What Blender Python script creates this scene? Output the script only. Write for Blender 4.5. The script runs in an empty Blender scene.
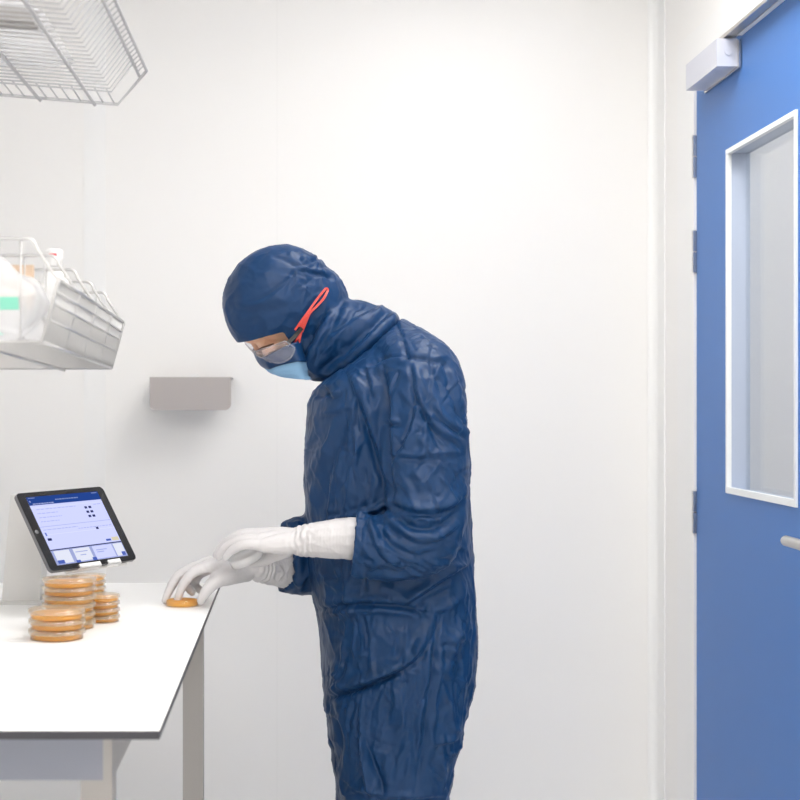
import bpy, bmesh, math, random
import numpy as np
from mathutils import Vector, Matrix
from mathutils.bvhtree import BVHTree

random.seed(7)
PI = math.pi
scene = bpy.context.scene
COL = scene.collection
HC = 1.27            # camera height
FPX = 1500.0         # focal length in pixels of an 800 px frame
VX, VY = 295.0, 402.0


def P(px, py, d):
    """world point that lies at depth d on the sight line of a photo pixel"""
    return Vector(((px - VX) * d / FPX, d, HC - (py - VY) * d / FPX))


# ------------------------------------------------------------------ materials
def mat(name, color, rough=0.5, metal=0.0, **kw):
    m = bpy.data.materials.new(name)
    m.use_nodes = True
    b = m.node_tree.nodes['Principled BSDF']
    b.inputs['Base Color'].default_value = (*color, 1)
    b.inputs['Roughness'].default_value = rough
    b.inputs['Metallic'].default_value = metal
    for k, v in kw.items():
        b.inputs[k.replace('_', ' ')].default_value = v
    return m


def nd(m, typ, **kw):
    n = m.node_tree.nodes.new(typ)
    for k, v in kw.items():
        setattr(n, k, v)
    return n


def bump(m, scale, strength, dist=0.001, detail=4, stretch=(1, 1, 1), typ='noise'):
    nt = m.node_tree
    tc = nd(m, 'ShaderNodeTexCoord')
    mp = nd(m, 'ShaderNodeMapping')
    mp.inputs['Scale'].default_value = stretch
    nt.links.new(tc.outputs['Object'], mp.inputs['Vector'])
    t = nd(m, 'ShaderNodeTexNoise')
    t.inputs['Scale'].default_value = scale
    t.inputs['Detail'].default_value = detail
    nt.links.new(mp.outputs['Vector'], t.inputs['Vector'])
    bp = nd(m, 'ShaderNodeBump')
    bp.inputs['Strength'].default_value = strength
    bp.inputs['Distance'].default_value = dist
    nt.links.new(t.outputs['Fac'], bp.inputs['Height'])
    nt.links.new(bp.outputs['Normal'], nt.nodes['Principled BSDF'].inputs['Normal'])
    return t


def mottled(m, c1, c2, scale, stretch=(1, 1, 1)):
    """a slightly uneven base colour from noise"""
    nt = m.node_tree
    tc = nd(m, 'ShaderNodeTexCoord')
    mp = nd(m, 'ShaderNodeMapping')
    mp.inputs['Scale'].default_value = stretch
    nt.links.new(tc.outputs['Object'], mp.inputs['Vector'])
    t = nd(m, 'ShaderNodeTexNoise')
    t.inputs['Scale'].default_value = scale
    nt.links.new(mp.outputs['Vector'], t.inputs['Vector'])
    r = nd(m, 'ShaderNodeValToRGB')
    r.color_ramp.elements[0].position = 0.3
    r.color_ramp.elements[1].position = 0.7
    r.color_ramp.elements[0].color = (*c1, 1)
    r.color_ramp.elements[1].color = (*c2, 1)
    nt.links.new(t.outputs['Fac'], r.inputs['Fac'])
    nt.links.new(r.outputs['Color'], nt.nodes['Principled BSDF'].inputs['Base Color'])


def clear_plastic(name, tint, white, gloss_rough=0.08, haze=0.15):
    """thin clear plastic: see-through, a little milky, with a sheen"""
    m = bpy.data.materials.new(name)
    m.use_nodes = True
    nt = m.node_tree
    nt.nodes.clear()
    out = nt.nodes.new('ShaderNodeOutputMaterial')
    tr = nt.nodes.new('ShaderNodeBsdfTransparent')
    tr.inputs['Color'].default_value = (*tint, 1)
    tl = nt.nodes.new('ShaderNodeBsdfTranslucent')
    tl.inputs['Color'].default_value = (*white, 1)
    df = nt.nodes.new('ShaderNodeBsdfDiffuse')
    df.inputs['Color'].default_value = (*white, 1)
    mx0 = nt.nodes.new('ShaderNodeMixShader')
    mx0.inputs['Fac'].default_value = 0.5
    mx = nt.nodes.new('ShaderNodeMixShader')
    mx.inputs['Fac'].default_value = haze
    gl = nt.nodes.new('ShaderNodeBsdfGlossy')
    gl.inputs['Roughness'].default_value = gloss_rough
    lw = nt.nodes.new('ShaderNodeLayerWeight')
    lw.inputs['Blend'].default_value = .5
    pw = nt.nodes.new('ShaderNodeMath'); pw.operation = 'POWER'
    pw.inputs[1].default_value = 4.0
    fr = nt.nodes.new('ShaderNodeMath'); fr.operation = 'MULTIPLY_ADD'
    fr.inputs[1].default_value = .45
    fr.inputs[2].default_value = .04
    nt.links.new(lw.outputs['Facing'], pw.inputs[0])
    nt.links.new(pw.outputs[0], fr.inputs[0])
    mx2 = nt.nodes.new('ShaderNodeMixShader')
    L = nt.links.new
    L(tl.outputs[0], mx0.inputs[1]); L(df.outputs[0], mx0.inputs[2])
    L(tr.outputs[0], mx.inputs[1]); L(mx0.outputs[0], mx.inputs[2])
    L(fr.outputs[0], mx2.inputs['Fac'])
    L(mx.outputs[0], mx2.inputs[1]); L(gl.outputs[0], mx2.inputs[2])
    L(mx2.outputs[0], out.inputs['Surface'])
    return m


def emitter(name, color, strength):
    m = bpy.data.materials.new(name)
    m.use_nodes = True
    nt = m.node_tree
    nt.nodes.clear()
    out = nt.nodes.new('ShaderNodeOutputMaterial')
    e = nt.nodes.new('ShaderNodeEmission')
    e.inputs['Color'].default_value = (*color, 1)
    e.inputs['Strength'].default_value = strength
    nt.links.new(e.outputs[0], out.inputs['Surface'])
    return m


M = {}
M['wall'] = mat('white_wall_panel', (.87, .86, .845), .36)
bump(M['wall'], 3.0, .03, .002, 2)
M['trim'] = mat('white_trim', (.86, .86, .855), .28)
M['ceiling'] = mat('ceiling_white', (.82, .82, .82), .5)
M['floor'] = mat('floor_vinyl', (.74, .74, .74), .35)
mottled(M['floor'], (.72, .72, .72), (.77, .77, .77), 40)
M['joint'] = mat('joint_sealant', (.85, .84, .825), .45)
M['blue'] = mat('blue_door_laminate', (.058, .182, .50), .45, Specular_IOR_Level=.3)
bump(M['blue'], 60, .02, .001, 2)
M['white_frame'] = mat('white_frame_profile', (.84, .86, .87), .3)
M['reveal'] = mat('window_reveal_reflection_tint', (.46, .52, .64), .35)  # blue-grey base colour stands in for light reflected at the window
M['steel'] = mat('brushed_steel', (.62, .60, .58), .34, 1.0)
bump(M['steel'], 30, .05, .0005, 3, (40, 1, 1))
M['satin'] = mat('satin_metal_paint', (.40, .382, .368), .45, .3)
M['apron'] = mat('frame_blue_grey', (.27, .285, .34), .4, .35)
M['hinge'] = mat('hinge_steel', (.50, .50, .51), .25, 1.0)
M['silver'] = mat('silver_paint', (.62, .63, .70), .4, .15)
M['silver_bottom'] = M['silver']
M['tabletop'] = mat('white_laminate', (.92, .92, .915), .42)
M['darkedge'] = mat('dark_laminate_core', (.035, .035, .042), .5)
M['shelfmetal'] = mat('wall_shelf_warm_grey', (.41, .38, .372), .45, .25)
M['wire'] = mat('chrome_wire', (.56, .555, .55), .32, .8)
M['coat_wire'] = mat('pale_coated_wire', (.50, .50, .51), .4, .35)
M['glass'] = clear_plastic('window_glass', (.97, .98, .985), (.8, .85, .9), .02, .02)
M['dish'] = clear_plastic('clear_dish_plastic', (.995, .985, .965), (1, .95, .88), .06, .03)
M['dishlid'] = clear_plastic('clear_lid_agar_glow', (.995, .985, .965), (1, .90, .70), .06, .22)  # clear plastic; peach haze colour imitates orange light scattered from the agar
M['bag'] = clear_plastic('milky_bag', (.95, .95, .96), (.93, .93, .94), .25, .5)
M['lens'] = clear_plastic('clear_lens', (.96, .96, .98), (.90, .88, .95), .03, .10)
M['lensrim'] = clear_plastic('clear_lens_rim', (.95, .95, .97), (.9, .9, .95), .1, .2)
M['acrylic'] = mat('white_stand_plastic', (.66, .655, .645), .3)
M['whiteplastic'] = mat('white_plastic', (.86, .86, .86), .35)
M['green'] = mat('green_label', (.22, .60, .46), .5)
M['beige'] = mat('beige_box', (.72, .54, .40), .6)
M['redmark'] = mat('red_mark', (.75, .03, .05), .5)
M['black'] = mat('black_plastic', (.012, .012, .014), .4)
M['bezel'] = mat('tablet_bezel', (.018, .018, .02), .25)
M['tabletedge'] = mat('tablet_aluminium', (.20, .20, .21), .4, .8)
M['red'] = mat('red_temple_plastic', (.60, .05, .035), .35)
M['skin'] = mat('skin', (.72, .43, .29), .5)
M['skin'].node_tree.nodes['Principled BSDF'].inputs['Subsurface Weight'].default_value = .12
M['skin'].node_tree.nodes['Principled BSDF'].inputs['Subsurface Radius'].default_value = (.01, .004, .002)
mottled(M['skin'], (.70, .41, .27), (.75, .46, .32), 60)
M['brow'] = mat('brow_hair', (.10, .05, .03), .7)
M['eye'] = mat('eye_white', (.8, .78, .75), .2)
M['mask'] = mat('mask_light_blue', (.20, .37, .56), .8)
bump(M['mask'], 140, .25, .001, 3)
M['glove'] = mat('white_glove', (.585, .57, .578), .55)
bump(M['glove'], 55, .22, .002, 4, (1, 1, 1))
M['boot'] = mat('overboot_white', (.7, .71, .72), .6)

M['cloth'] = mat('navy_polyester', (.0042, .0330, .105), .40, Specular_IOR_Level=.27)
_b = M['cloth'].node_tree.nodes['Principled BSDF']
_b.inputs['Sheen Weight'].default_value = .035
_b.inputs['Sheen Roughness'].default_value = .4
_b.inputs['Sheen Tint'].default_value = (.35, .55, 1, 1)
_t = bump(M['cloth'], 13, .8, .008, 7, (1.7, 1.7, .75))
_t.noise_type = 'RIDGED_MULTIFRACTAL'
_t.inputs['Roughness'].default_value = .55
M['cloth_edge'] = mat('navy_seam', (.006, .033, .105), .5)

# agar: warm orange jelly that lets light through
M['agar'] = bpy.data.materials.new('orange_agar')
M['agar'].use_nodes = True
_nt = M['agar'].node_tree
_p = _nt.nodes['Principled BSDF']
_p.inputs['Base Color'].default_value = (1.0, .52, .08, 1)
_p.inputs['Roughness'].default_value = .25
_tl = _nt.nodes.new('ShaderNodeBsdfTranslucent')
_tl.inputs['Color'].default_value = (1, .76, .26, 1)
_mx = _nt.nodes.new('ShaderNodeMixShader')
_mx.inputs['Fac'].default_value = .6
_nt.links.new(_p.outputs[0], _mx.inputs[1])
_nt.links.new(_tl.outputs[0], _mx.inputs[2])
_nt.links.new(_mx.outputs[0], _nt.nodes['Material Output'].inputs['Surface'])


# ------------------------------------------------------------------ helpers
def finish(name, me, m=None, parent=None, smooth=False):
    o = bpy.data.objects.new(name, me)
    COL.objects.link(o)
    if m is not None:
        for mm in (m if isinstance(m, (list, tuple)) else [m]):
            me.materials.append(mm)
    if smooth:
        me.polygons.foreach_set('use_smooth', [True] * len(me.polygons))
    if parent is not None:
        o.parent = parent
        o.matrix_parent_inverse = Matrix.Translation(-parent.location) if parent.parent is None else Matrix()
        if parent.parent is None and parent.rotation_euler.z:
            o.matrix_parent_inverse = parent.matrix_basis.inverted()
    return o


def obj(name, bm, m=None, parent=None, smooth=False, bevel=0, segs=2):
    if bevel:
        es = [e for e in bm.edges if len(e.link_faces) == 2 and e.calc_face_angle(0) > .5]
        bmesh.ops.bevel(bm, geom=es, offset=bevel, segments=segs, affect='EDGES', profile=.5)
    bmesh.ops.recalc_face_normals(bm, faces=bm.faces[:])
    me = bpy.data.meshes.new(name)
    bm.to_mesh(me)
    bm.free()
    return finish(name, me, m, parent, smooth)


def local(o, parent):
    """parent a mesh already modelled in its thing's own axes"""
    o.parent = parent
    o.matrix_parent_inverse = Matrix()
    return o


def empty(name, loc, label=None, cat=None, group=None):
    o = bpy.data.objects.new(name, None)
    o.empty_display_size = .05
    COL.objects.link(o)
    o.location = loc
    tag(o, label, cat, group)
    return o


def tag(o, label=None, cat=None, group=None, kind=None):
    if label: o['label'] = label
    if cat: o['category'] = cat
    if group: o['group'] = group
    if kind: o['kind'] = kind
    return o


def bx(bm, x0, x1, y0, y1, z0, z1, mi=0):
    vs = [bm.verts.new((x, y, z)) for x in (x0, x1) for y in (y0, y1) for z in (z0, z1)]
    for q in ((0, 1, 3, 2), (4, 6, 7, 5), (0, 4, 5, 1), (2, 3, 7, 6), (0, 2, 6, 4), (1, 5, 7, 3)):
        f = bm.faces.new([vs[i] for i in q])
        f.material_index = mi
    return vs


def box(name, x0, x1, y0, y1, z0, z1, m, parent=None, bevel=0):
    bm = bmesh.new()
    bx(bm, x0, x1, y0, y1, z0, z1)
    return obj(name, bm, m, parent, bevel=bevel)


def tube(bm, pts, r, n=8, closed=False, mi=0):
    pts = [Vector(p) for p in pts]
    k = len(pts)
    rs = r if isinstance(r, (list, tuple)) else [r] * k
    rings = []
    prev = None
    for i, p in enumerate(pts):
        if closed:
            t = (pts[(i + 1) % k] - pts[i - 1]).normalized()
        else:
            t = (pts[min(i + 1, k - 1)] - pts[max(i - 1, 0)]).normalized()
        a = prev if prev is not None else (Vector((0, 0, 1)) if abs(t.z) < .9 else Vector((1, 0, 0)))
        u = (a - t * a.dot(t)).normalized()
        prev = u
        v = t.cross(u)
        rings.append([bm.verts.new(p + (u * math.cos(2 * PI * j / n) + v * math.sin(2 * PI * j / n)) * rs[i]) for j in range(n)])
    for i in range(k if closed else k - 1):
        A, B = rings[i], rings[(i + 1) % k]
        for j in range(n):
            f = bm.faces.new((A[j], A[(j + 1) % n], B[(j + 1) % n], B[j]))
            f.smooth = True
            f.material_index = mi
    if not closed:
        bm.faces.new(rings[0][::-1]).material_index = mi
        bm.faces.new(rings[-1]).material_index = mi


def lathe(bm, prof, n=40, c=(0, 0, 0), mi=0):
    """closed profile of (r, z) turned round the z axis"""
    rings = []
    for r, z in prof:
        if r < 1e-6:
            rings.append([bm.verts.new((c[0], c[1], c[2] + z))])
        else:
            rings.append([bm.verts.new((c[0] + r * math.cos(2 * PI * j / n), c[1] + r * math.sin(2 * PI * j / n), c[2] + z)) for j in range(n)])
    for A, B in zip(rings[:-1], rings[1:]):
        for j in range(n):
            a = [A[j % len(A)], A[(j + 1) % len(A)]] if len(A) > 1 else [A[0]]
            b = [B[(j + 1) % len(B)], B[j % len(B)]] if len(B) > 1 else [B[0]]
            q = a + b
            if len(q) > 2:
                f = bm.faces.new(q)
                f.smooth = True
                f.material_index = mi


def sphere(bm, c, r, nu=12, nv=8, scale=None, frame=None):
    """closed ellipsoid; frame = 3 axis vectors"""
    c = Vector(c)
    s = scale or (1, 1, 1)
    F = frame or (Vector((1, 0, 0)), Vector((0, 1, 0)), Vector((0, 0, 1)))

    def pt(a, b):
        return c + F[0] * (r * s[0] * math.cos(a) * math.sin(b)) + F[1] * (r * s[1] * math.sin(a) * math.sin(b)) + F[2] * (r * s[2] * math.cos(b))
    top = bm.verts.new(pt(0, 0)); bot = bm.verts.new(pt(0, PI))
    rings = [[bm.verts.new(pt(2 * PI * i / nu, PI * j / nv)) for i in range(nu)] for j in range(1, nv)]
    for i in range(nu):
        k = (i + 1) % nu
        bm.faces.new((top, rings[0][i], rings[0][k]))
        bm.faces.new((bot, rings[-1][k], rings[-1][i]))
        for j in range(nv - 2):
            bm.faces.new((rings[j][i], rings[j + 1][i], rings[j + 1][k], rings[j][k]))


def catmull(pts, vals, step):
    """dense points and values through a polyline"""
    pts = [Vector(p) for p in pts]
    out = []
    n = len(pts)
    for i in range(n - 1):
        p0, p1, p2, p3 = pts[max(i - 1, 0)], pts[i], pts[i + 1], pts[min(i + 2, n - 1)]
        k = max(2, int((p2 - p1).length / step) + 1)
        for j in range(k):
            t = j / k
            q = .5 * ((2 * p1) + (p2 - p0) * t + (2 * p0 - 5 * p1 + 4 * p2 - p3) * t * t + (3 * p1 - p0 - 3 * p2 + p3) * t ** 3)
            out.append((q, vals[i] * (1 - t) + vals[i + 1] * t))
    out.append((pts[-1], vals[-1]))
    return out


def beads(bm, pts, rads, scale=1.0):
    """a limb as a run of overlapping spheres, later fused into one surface"""
    for q, r in catmull(pts, rads, min(rads) * .22):
        sphere(bm, q, r * scale, 10, 7)


def ringloft(bm, rings):
    """closed loft; rings are lists of points of equal length"""
    vr = [[bm.verts.new(p) for p in R] for R in rings]
    n = len(vr[0])
    for A, B in zip(vr[:-1], vr[1:]):
        for j in range(n):
            bm.faces.new((A[j], A[(j + 1) % n], B[(j + 1) % n], B[j]))
    for R in (vr[0], vr[-1]):
        c = bm.verts.new(sum((v.co for v in R), Vector()) / n)
        for j in range(n):
            bm.faces.new((c, R[j], R[(j + 1) % n]))


def fuse(bm, voxel, smooth=4, name='tmp'):
    """fuse overlapping closed shells into one skin"""
    bmesh.ops.recalc_face_normals(bm, faces=bm.faces[:])
    me = bpy.data.meshes.new(name)
    bm.to_mesh(me)
    bm.free()
    o = bpy.data.objects.new(name, me)
    COL.objects.link(o)
    r = o.modifiers.new('r', 'REMESH')
    r.mode = 'VOXEL'
    r.voxel_size = voxel
    if smooth:
        s = o.modifiers.new('s', 'SMOOTH')
        s.factor = .5
        s.iterations = smooth
    bpy.context.view_layer.update()
    dg = bpy.context.evaluated_depsgraph_get()
    out = bpy.data.meshes.new_from_object(o.evaluated_get(dg))
    bpy.data.objects.remove(o)
    bpy.data.meshes.remove(me)
    out.materials.clear()
    return out


def coords(me):
    a = np.empty(len(me.vertices) * 3, np.float32)
    me.vertices.foreach_get('co', a)
    return a.reshape(-1, 3).astype(np.float64)


def normals(me):
    a = np.empty(len(me.vertices) * 3, np.float32)
    me.vertices.foreach_get('normal', a)
    return a.reshape(-1, 3).astype(np.float64)


def setco(me, c):
    me.vertices.foreach_set('co', c.astype(np.float32).ravel())
    me.update()


_rng = np.random.default_rng(3)
_perm = _rng.permutation(256)
_perm = np.concatenate([_perm, _perm])
_grad = _rng.normal(size=(256, 3))
_grad /= np.linalg.norm(_grad, axis=1)[:, None]


def perlin(p):
    i = np.floor(p).astype(int)
    f = p - i
    i &= 255
    u = f * f * f * (f * (f * 6 - 15) + 10)
    tot = 0
    for dx in (0, 1):
        for dy in (0, 1):
            for dz in (0, 1):
                g = _grad[_perm[_perm[_perm[(i[:, 0] + dx) & 255] + ((i[:, 1] + dy) & 255)] + ((i[:, 2] + dz) & 255)]]
                w = (u[:, 0] if dx else 1 - u[:, 0]) * (u[:, 1] if dy else 1 - u[:, 1]) * (u[:, 2] if dz else 1 - u[:, 2])
                tot = tot + w * np.einsum('ij,ij->i', g, f - np.array([dx, dy, dz]))
    return tot


def ridged(p):
    return 1 - np.minimum(1, np.abs(perlin(p)) * 2.6)


# ------------------------------------------------------------------ camera
cam_d = bpy.data.cameras.new('camera')
cam = bpy.data.objects.new('camera', cam_d)
COL.objects.link(cam)
cam.location = (0, 0, HC)
cam.rotation_euler = (PI / 2, 0, 0)
cam_d.sensor_width = 36
cam_d.lens = FPX / 800 * 36
cam_d.shift_x = (400 - VX) / 800
cam_d.shift_y = (VY - 400) / 800
cam_d.clip_start = .05
cam_d.dof.use_dof = True
cam_d.dof.focus_distance = 2.96
cam_d.dof.aperture_fstop = 6.3
scene.camera = cam

# ------------------------------------------------------------------ room shell
XL, XR, YB, YF, ZC = -.92, 1.01, 4.18, -1.6, 2.62
WT = .05
DY0, DY1, DZ = 2.74, 3.772, 2.105          # door opening along the right wall


def struct(name, x0, x1, y0, y1, z0, z1, m, parent=None, bevel=0):
    o = box(name, x0, x1, y0, y1, z0, z1, m, parent, bevel)
    if parent is None:
        tag(o, kind='structure')
    return o


struct('floor', XL - .1, 2.4, YF - .1, YB + .1, -.06, 0, M['floor'])
# ceiling with two lamp openings
bm = bmesh.new()
LAMPS = [(.22, .86, 2.15, 3.25), (-.45, .65, -.5, 1.1)]
bx(bm, XL - .1, 2.4, YF - .1, YB + .1, ZC, ZC + .06)
o = obj('ceiling', bm, M['ceiling']); tag(o, kind='structure')
struct('wall_left', XL - WT, XL, YF, YB, 0, ZC, M['wall'])
struct('wall_back', XL - WT, 2.4, YB, YB + WT, 0, ZC, M['wall'])
struct('wall_front', XL - WT, 2.4, YF - WT, YF, 0, ZC, M['wall'])
bm = bmesh.new()
bx(bm, XR, XR + WT, YF, DY0 - .004, 0, ZC)
bx(bm, XR, XR + WT, DY1 + .004, YB, 0, ZC)
bx(bm, XR, XR + WT, DY0 - .004, DY1 + .004, DZ + .004, ZC)
o = obj('wall_right', bm, M['wall']); tag(o, kind='structure')
struct('wall_corridor', 2.3, 2.35, YF, YB, 0, ZC, M['wall'])
bm = bmesh.new()
for y in (.8, 2.0, 3.2):
    pass
for y in (3.45, 2.85):
    bx(bm, 2.294, 2.3, y - .006, y + .006, .1, ZC - .02)
o = obj('trim_4', bm, M['joint']); tag(o, kind='structure')

# panel joint profile and fine joint on the back wall
bm = bmesh.new()
bx(bm, -.588, -.528, YB - .004, YB, 0, ZC)
o = obj('trim_1', bm, M['trim'], bevel=.0015); tag(o, kind='structure')
bm = bmesh.new()
bx(bm, -.052, -.048, YB - .0006, YB, 0, ZC)
o = obj('trim_2', bm, M['joint']); tag(o, kind='structure')
# coved corner profile between back wall and door wall
bm = bmesh.new()
R = .022
prof = [(XR, YB), (XR - R - .006, YB), (XR - R - .006, YB - .003)] + \
       [(XR - R - .003 + R * math.sin(a), YB - R - .003 + R * math.cos(a)) for a in [i * PI / 2 / 12 for i in range(13)]] + \
       [(XR - .003, YB - .088), (XR, YB - .088)]
lo = [bm.verts.new((x, y, 0)) for x, y in prof]
hi = [bm.verts.new((x, y, ZC)) for x, y in prof]
for i in range(len(prof)):
    j = (i + 1) % len(prof)
    bm.faces.new((lo[i], lo[j], hi[j], hi[i]))
bm.faces.new(lo[::-1]); bm.faces.new(hi)
o = obj('trim_3', bm, M['trim']); tag(o, kind='structure')
# door frame profile set into the wall, hinge side and head
bm = bmesh.new()
bx(bm, XR - .006, XR, DY1 + .004, DY1 + .165, 0, DZ + .10)
bx(bm, XR - .006, XR, DY0 - .10, DY1 + .004, DZ + .006, DZ + .10)
bx(bm, XR - .006, XR, DY0 - .10, DY0 - .004, 0, DZ + .006)
o = obj('trim_5', bm, M['trim']); tag(o, kind='structure')

# ceiling lamps
for i, (x0, x1, y0, y1) in enumerate(LAMPS):
    t = empty('ceiling_light', ((x0 + x1) / 2, (y0 + y1) / 2, ZC - .03),
              ['recessed white ceiling light panel over the workbench', 'recessed white ceiling light panel behind the viewpoint'][i],
              'ceiling light', 'ceiling light panels')
    bm = bmesh.new()
    e = .03
    bx(bm, x0 - e, x0, y0 - e, y1 + e, ZC - .03, ZC)
    bx(bm, x1, x1 + e, y0 - e, y1 + e, ZC - .03, ZC)
    bx(bm, x0, x1, y0 - e, y0, ZC - .03, ZC)
    bx(bm, x0, x1, y1, y1 + e, ZC - .03, ZC)
    obj('frame', bm, M['white_frame'], t)
    box('diffuser', x0, x1, y0, y1, ZC - .022, ZC - .004, emitter('lamp_glow_%d' % i, (1, .98, .955), [13, 12.5][i]), t)
t = empty('ceiling_light', (1.7, 2.9, ZC - .03), 'ceiling light panel in the corridor beyond the blue door', 'ceiling light', 'ceiling light panels')
box('frame', 1.42, 1.98, 2.3, 3.5, ZC - .03, ZC - .001, M['white_frame'], t)
box('diffuser', 1.45, 1.95, 2.33, 3.47, ZC - .034, ZC - .03, emitter('lamp_glow_corridor', (.98, .985, 1), 11), t)

# ------------------------------------------------------------------ blue door
door = empty('door_1', (XR, DY1, 0)); tag(door, kind='structure')
WY0, WY1, WZ0, WZ1 = 3.012, 3.502, 1.058, 1.858
bm = bmesh.new()
T = .05
bx(bm, XR, XR + T, DY0, WY0, .008, DZ)
bx(bm, XR, XR + T, WY1, DY1, .008, DZ)
bx(bm, XR, XR + T, WY0, WY1, .008, WZ0)
bx(bm, XR, XR + T, WY0, WY1, WZ1, DZ)
obj('door_leaf', bm, M['blue'], door)
bm = bmesh.new()
w = .011
for (a, b, c, d) in ((WY0, WY0 + w, WZ0, WZ1), (WY1 - w, WY1, WZ0, WZ1), (WY0 + w, WY1 - w, WZ0, WZ0 + w * 1.3), (WY0 + w, WY1 - w, WZ1 - w, WZ1)):
    bx(bm, XR - .005, XR + .006, a, b, c, d)
wf = obj('window_frame', bm, M['white_frame'], door)
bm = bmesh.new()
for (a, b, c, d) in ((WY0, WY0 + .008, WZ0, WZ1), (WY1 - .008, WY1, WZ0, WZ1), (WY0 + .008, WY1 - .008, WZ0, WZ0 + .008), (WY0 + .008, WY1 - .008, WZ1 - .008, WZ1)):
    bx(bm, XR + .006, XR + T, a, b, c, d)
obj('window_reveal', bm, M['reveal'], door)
box('window_pane', XR + .040, XR + .044, WY0 + .008, WY1 - .008, WZ0 + .008, WZ1 - .008, M['glass'], door)
for zc in (1.887, 1.648, .993):
    bm = bmesh.new()
    bx(bm, XR - .0095, XR - .0005, DY1 - .003, DY1 + .009, zc - .053, zc - .0008)
    bx(bm, XR - .0095, XR - .0005, DY1 - .003, DY1 + .009, zc + .0008, zc + .053)
    obj('hinge', bm, M['hinge'], door, bevel=.002)
# lever handle
bm = bmesh.new()
HZ, HX = 1.000, .955
pts = [(XR, 2.79, HZ), (HX + .02, 2.79, HZ), (HX + .006, 2.795, HZ), (HX, 2.81, HZ), (HX, 2.918, HZ), (HX, 2.926, HZ)]
tube(bm, pts, [.0105, .0105, .0105, .0105, .0105, .008], 16)
hd = obj('door_handle', bm, M['steel'], door)
bm = bmesh.new()
tube(bm, [(XR - .008, 2.79, HZ), (XR - .0003, 2.79, HZ)], .026, 24)
o = obj('rosette', bm, M['steel'], hd)

# door closer above the door
cl = empty('door_closer', (.98, 3.53, 2.03), 'silver grey door closer box above the hinges of the blue door', 'door closer')
bm = bmesh.new()
bx(bm, .956, 1.003, 3.40, 3.668, 2.031, 2.094)
obj('body', bm, M['silver'], cl, bevel=.002)
box('mounting_plate', 1.003, 1.0085, 3.39, 3.675, 2.026, 2.090, M['hinge'], cl)
bm = bmesh.new()
tube(bm, [(.982, 3.40, 2.065), (.982, 3.397, 2.065)], .009, 20)
obj('adjuster_cap', bm, M['silver'], cl)
bm = bmesh.new()
bx(bm, .974, .996, 2.86, 3.55, 2.098, 2.106)
obj('arm', bm, M['steel'], cl, bevel=.001)
bm = bmesh.new()
tube(bm, [(.982, 3.54, 2.094), (.982, 3.54, 2.106)], .011, 16)
obj('spindle', bm, M['hinge'], cl)
bm = bmesh.new()
bx(bm, .980, 1.003, 2.80, 3.38, 2.108, 2.128)
o = obj('slide_rail', bm, M['white_frame'], cl, bevel=.0015)
box('rail_flange', .9985, 1.0085, 2.80, 3.385, 2.0965, 2.107, M['white_frame'], cl)

# ------------------------------------------------------------------ wall shelf on the back wall
ws = empty('wall_shelf', (-.281, 4.18, 1.25), 'small grey metal wall shelf with rounded front plate on the back wall', 'wall shelf')
sx0, sx1, sy = -.3905, -.172, 4.03
bm = bmesh.new()
zt, zb, rr = 1.337, 1.2485, .016
out = [(sx0, zt), (sx1, zt)] + [(sx1 - rr + rr * math.cos(a), zb + rr - rr * math.sin(a)) for a in [i * PI / 2 / 6 for i in range(7)]] + \
      [(sx0 + rr - rr * math.sin(a), zb + rr - rr * math.cos(a)) for a in [i * PI / 2 / 6 for i in range(7)]]
f0 = [bm.verts.new((x, sy, z)) for x, z in out]
f1 = [bm.verts.new((x, sy + .003, z)) for x, z in out]
bm.faces.new(f0); bm.faces.new(f1[::-1])
for i in range(len(out)):
    j = (i + 1) % len(out)
    bm.faces.new((f0[i], f0[j], f1[j], f1[i]))
obj('front_plate', bm, M['shelfmetal'], ws)
box('shelf_plate', sx0, sx1, sy + .003, YB - .0005, zt - .004, zt, M['shelfmetal'], ws)
box('back_plate', sx0 + .01, sx1 - .01, YB - .004, YB - .0005, zb + .01, zt - .004, M['shelfmetal'], ws)
bm = bmesh.new()
bx(bm, -.282, -.262, sy + .01, sy + .035, zt, zt + .008)
obj('stop_clip', bm, M['whiteplastic'], ws, bevel=.002)

# ------------------------------------------------------------------ workbench
TX1, TY0, TY1, TZ = -.165, 1.824, 3.318, .87
tb = empty('workbench', (-.5, 2.55, 0), 'white laminate workbench with dark edge and grey metal frame, standing at the left', 'workbench')
bm = bmesh.new()
bx(bm, -.90, TX1, TY0, TY1, TZ - .0105, TZ)
for f in bm.faces:
    f.material_index = 0 if f.normal.z > .5 else 1
bm.normal_update()
for f in bm.faces:
    f.material_index = 0 if f.normal.z > .5 else 1
obj('tabletop', bm, [M['tabletop'], M['darkedge']], tb)
FY0, FY1, FX0, FX1, FZ = 1.985, 3.29, -.87, -.242, TZ - .0105
bm = bmesh.new(); bx(bm, FX0 + .04, FX1 - .012, FY0, FY0 + .03, FZ - .090, FZ); obj('apron', bm, M['apron'], tb, bevel=.0015)
bm = bmesh.new(); bx(bm, FX0 + .04, FX1 - .04, FY1 - .03, FY1, FZ - .085, FZ); obj('apron', bm, M['satin'], tb, bevel=.0015)
bm = bmesh.new(); bx(bm, FX1 - .012, FX1, FY0 - .001, 3.16, FZ - .0899, FZ); obj('side_rail', bm, M['satin'], tb, bevel=.0015)
bm = bmesh.new(); bx(bm, FX0, FX0 + .03, FY0, FY1, FZ - .085, FZ); obj('side_rail', bm, M['satin'], tb, bevel=.0015)
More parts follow.
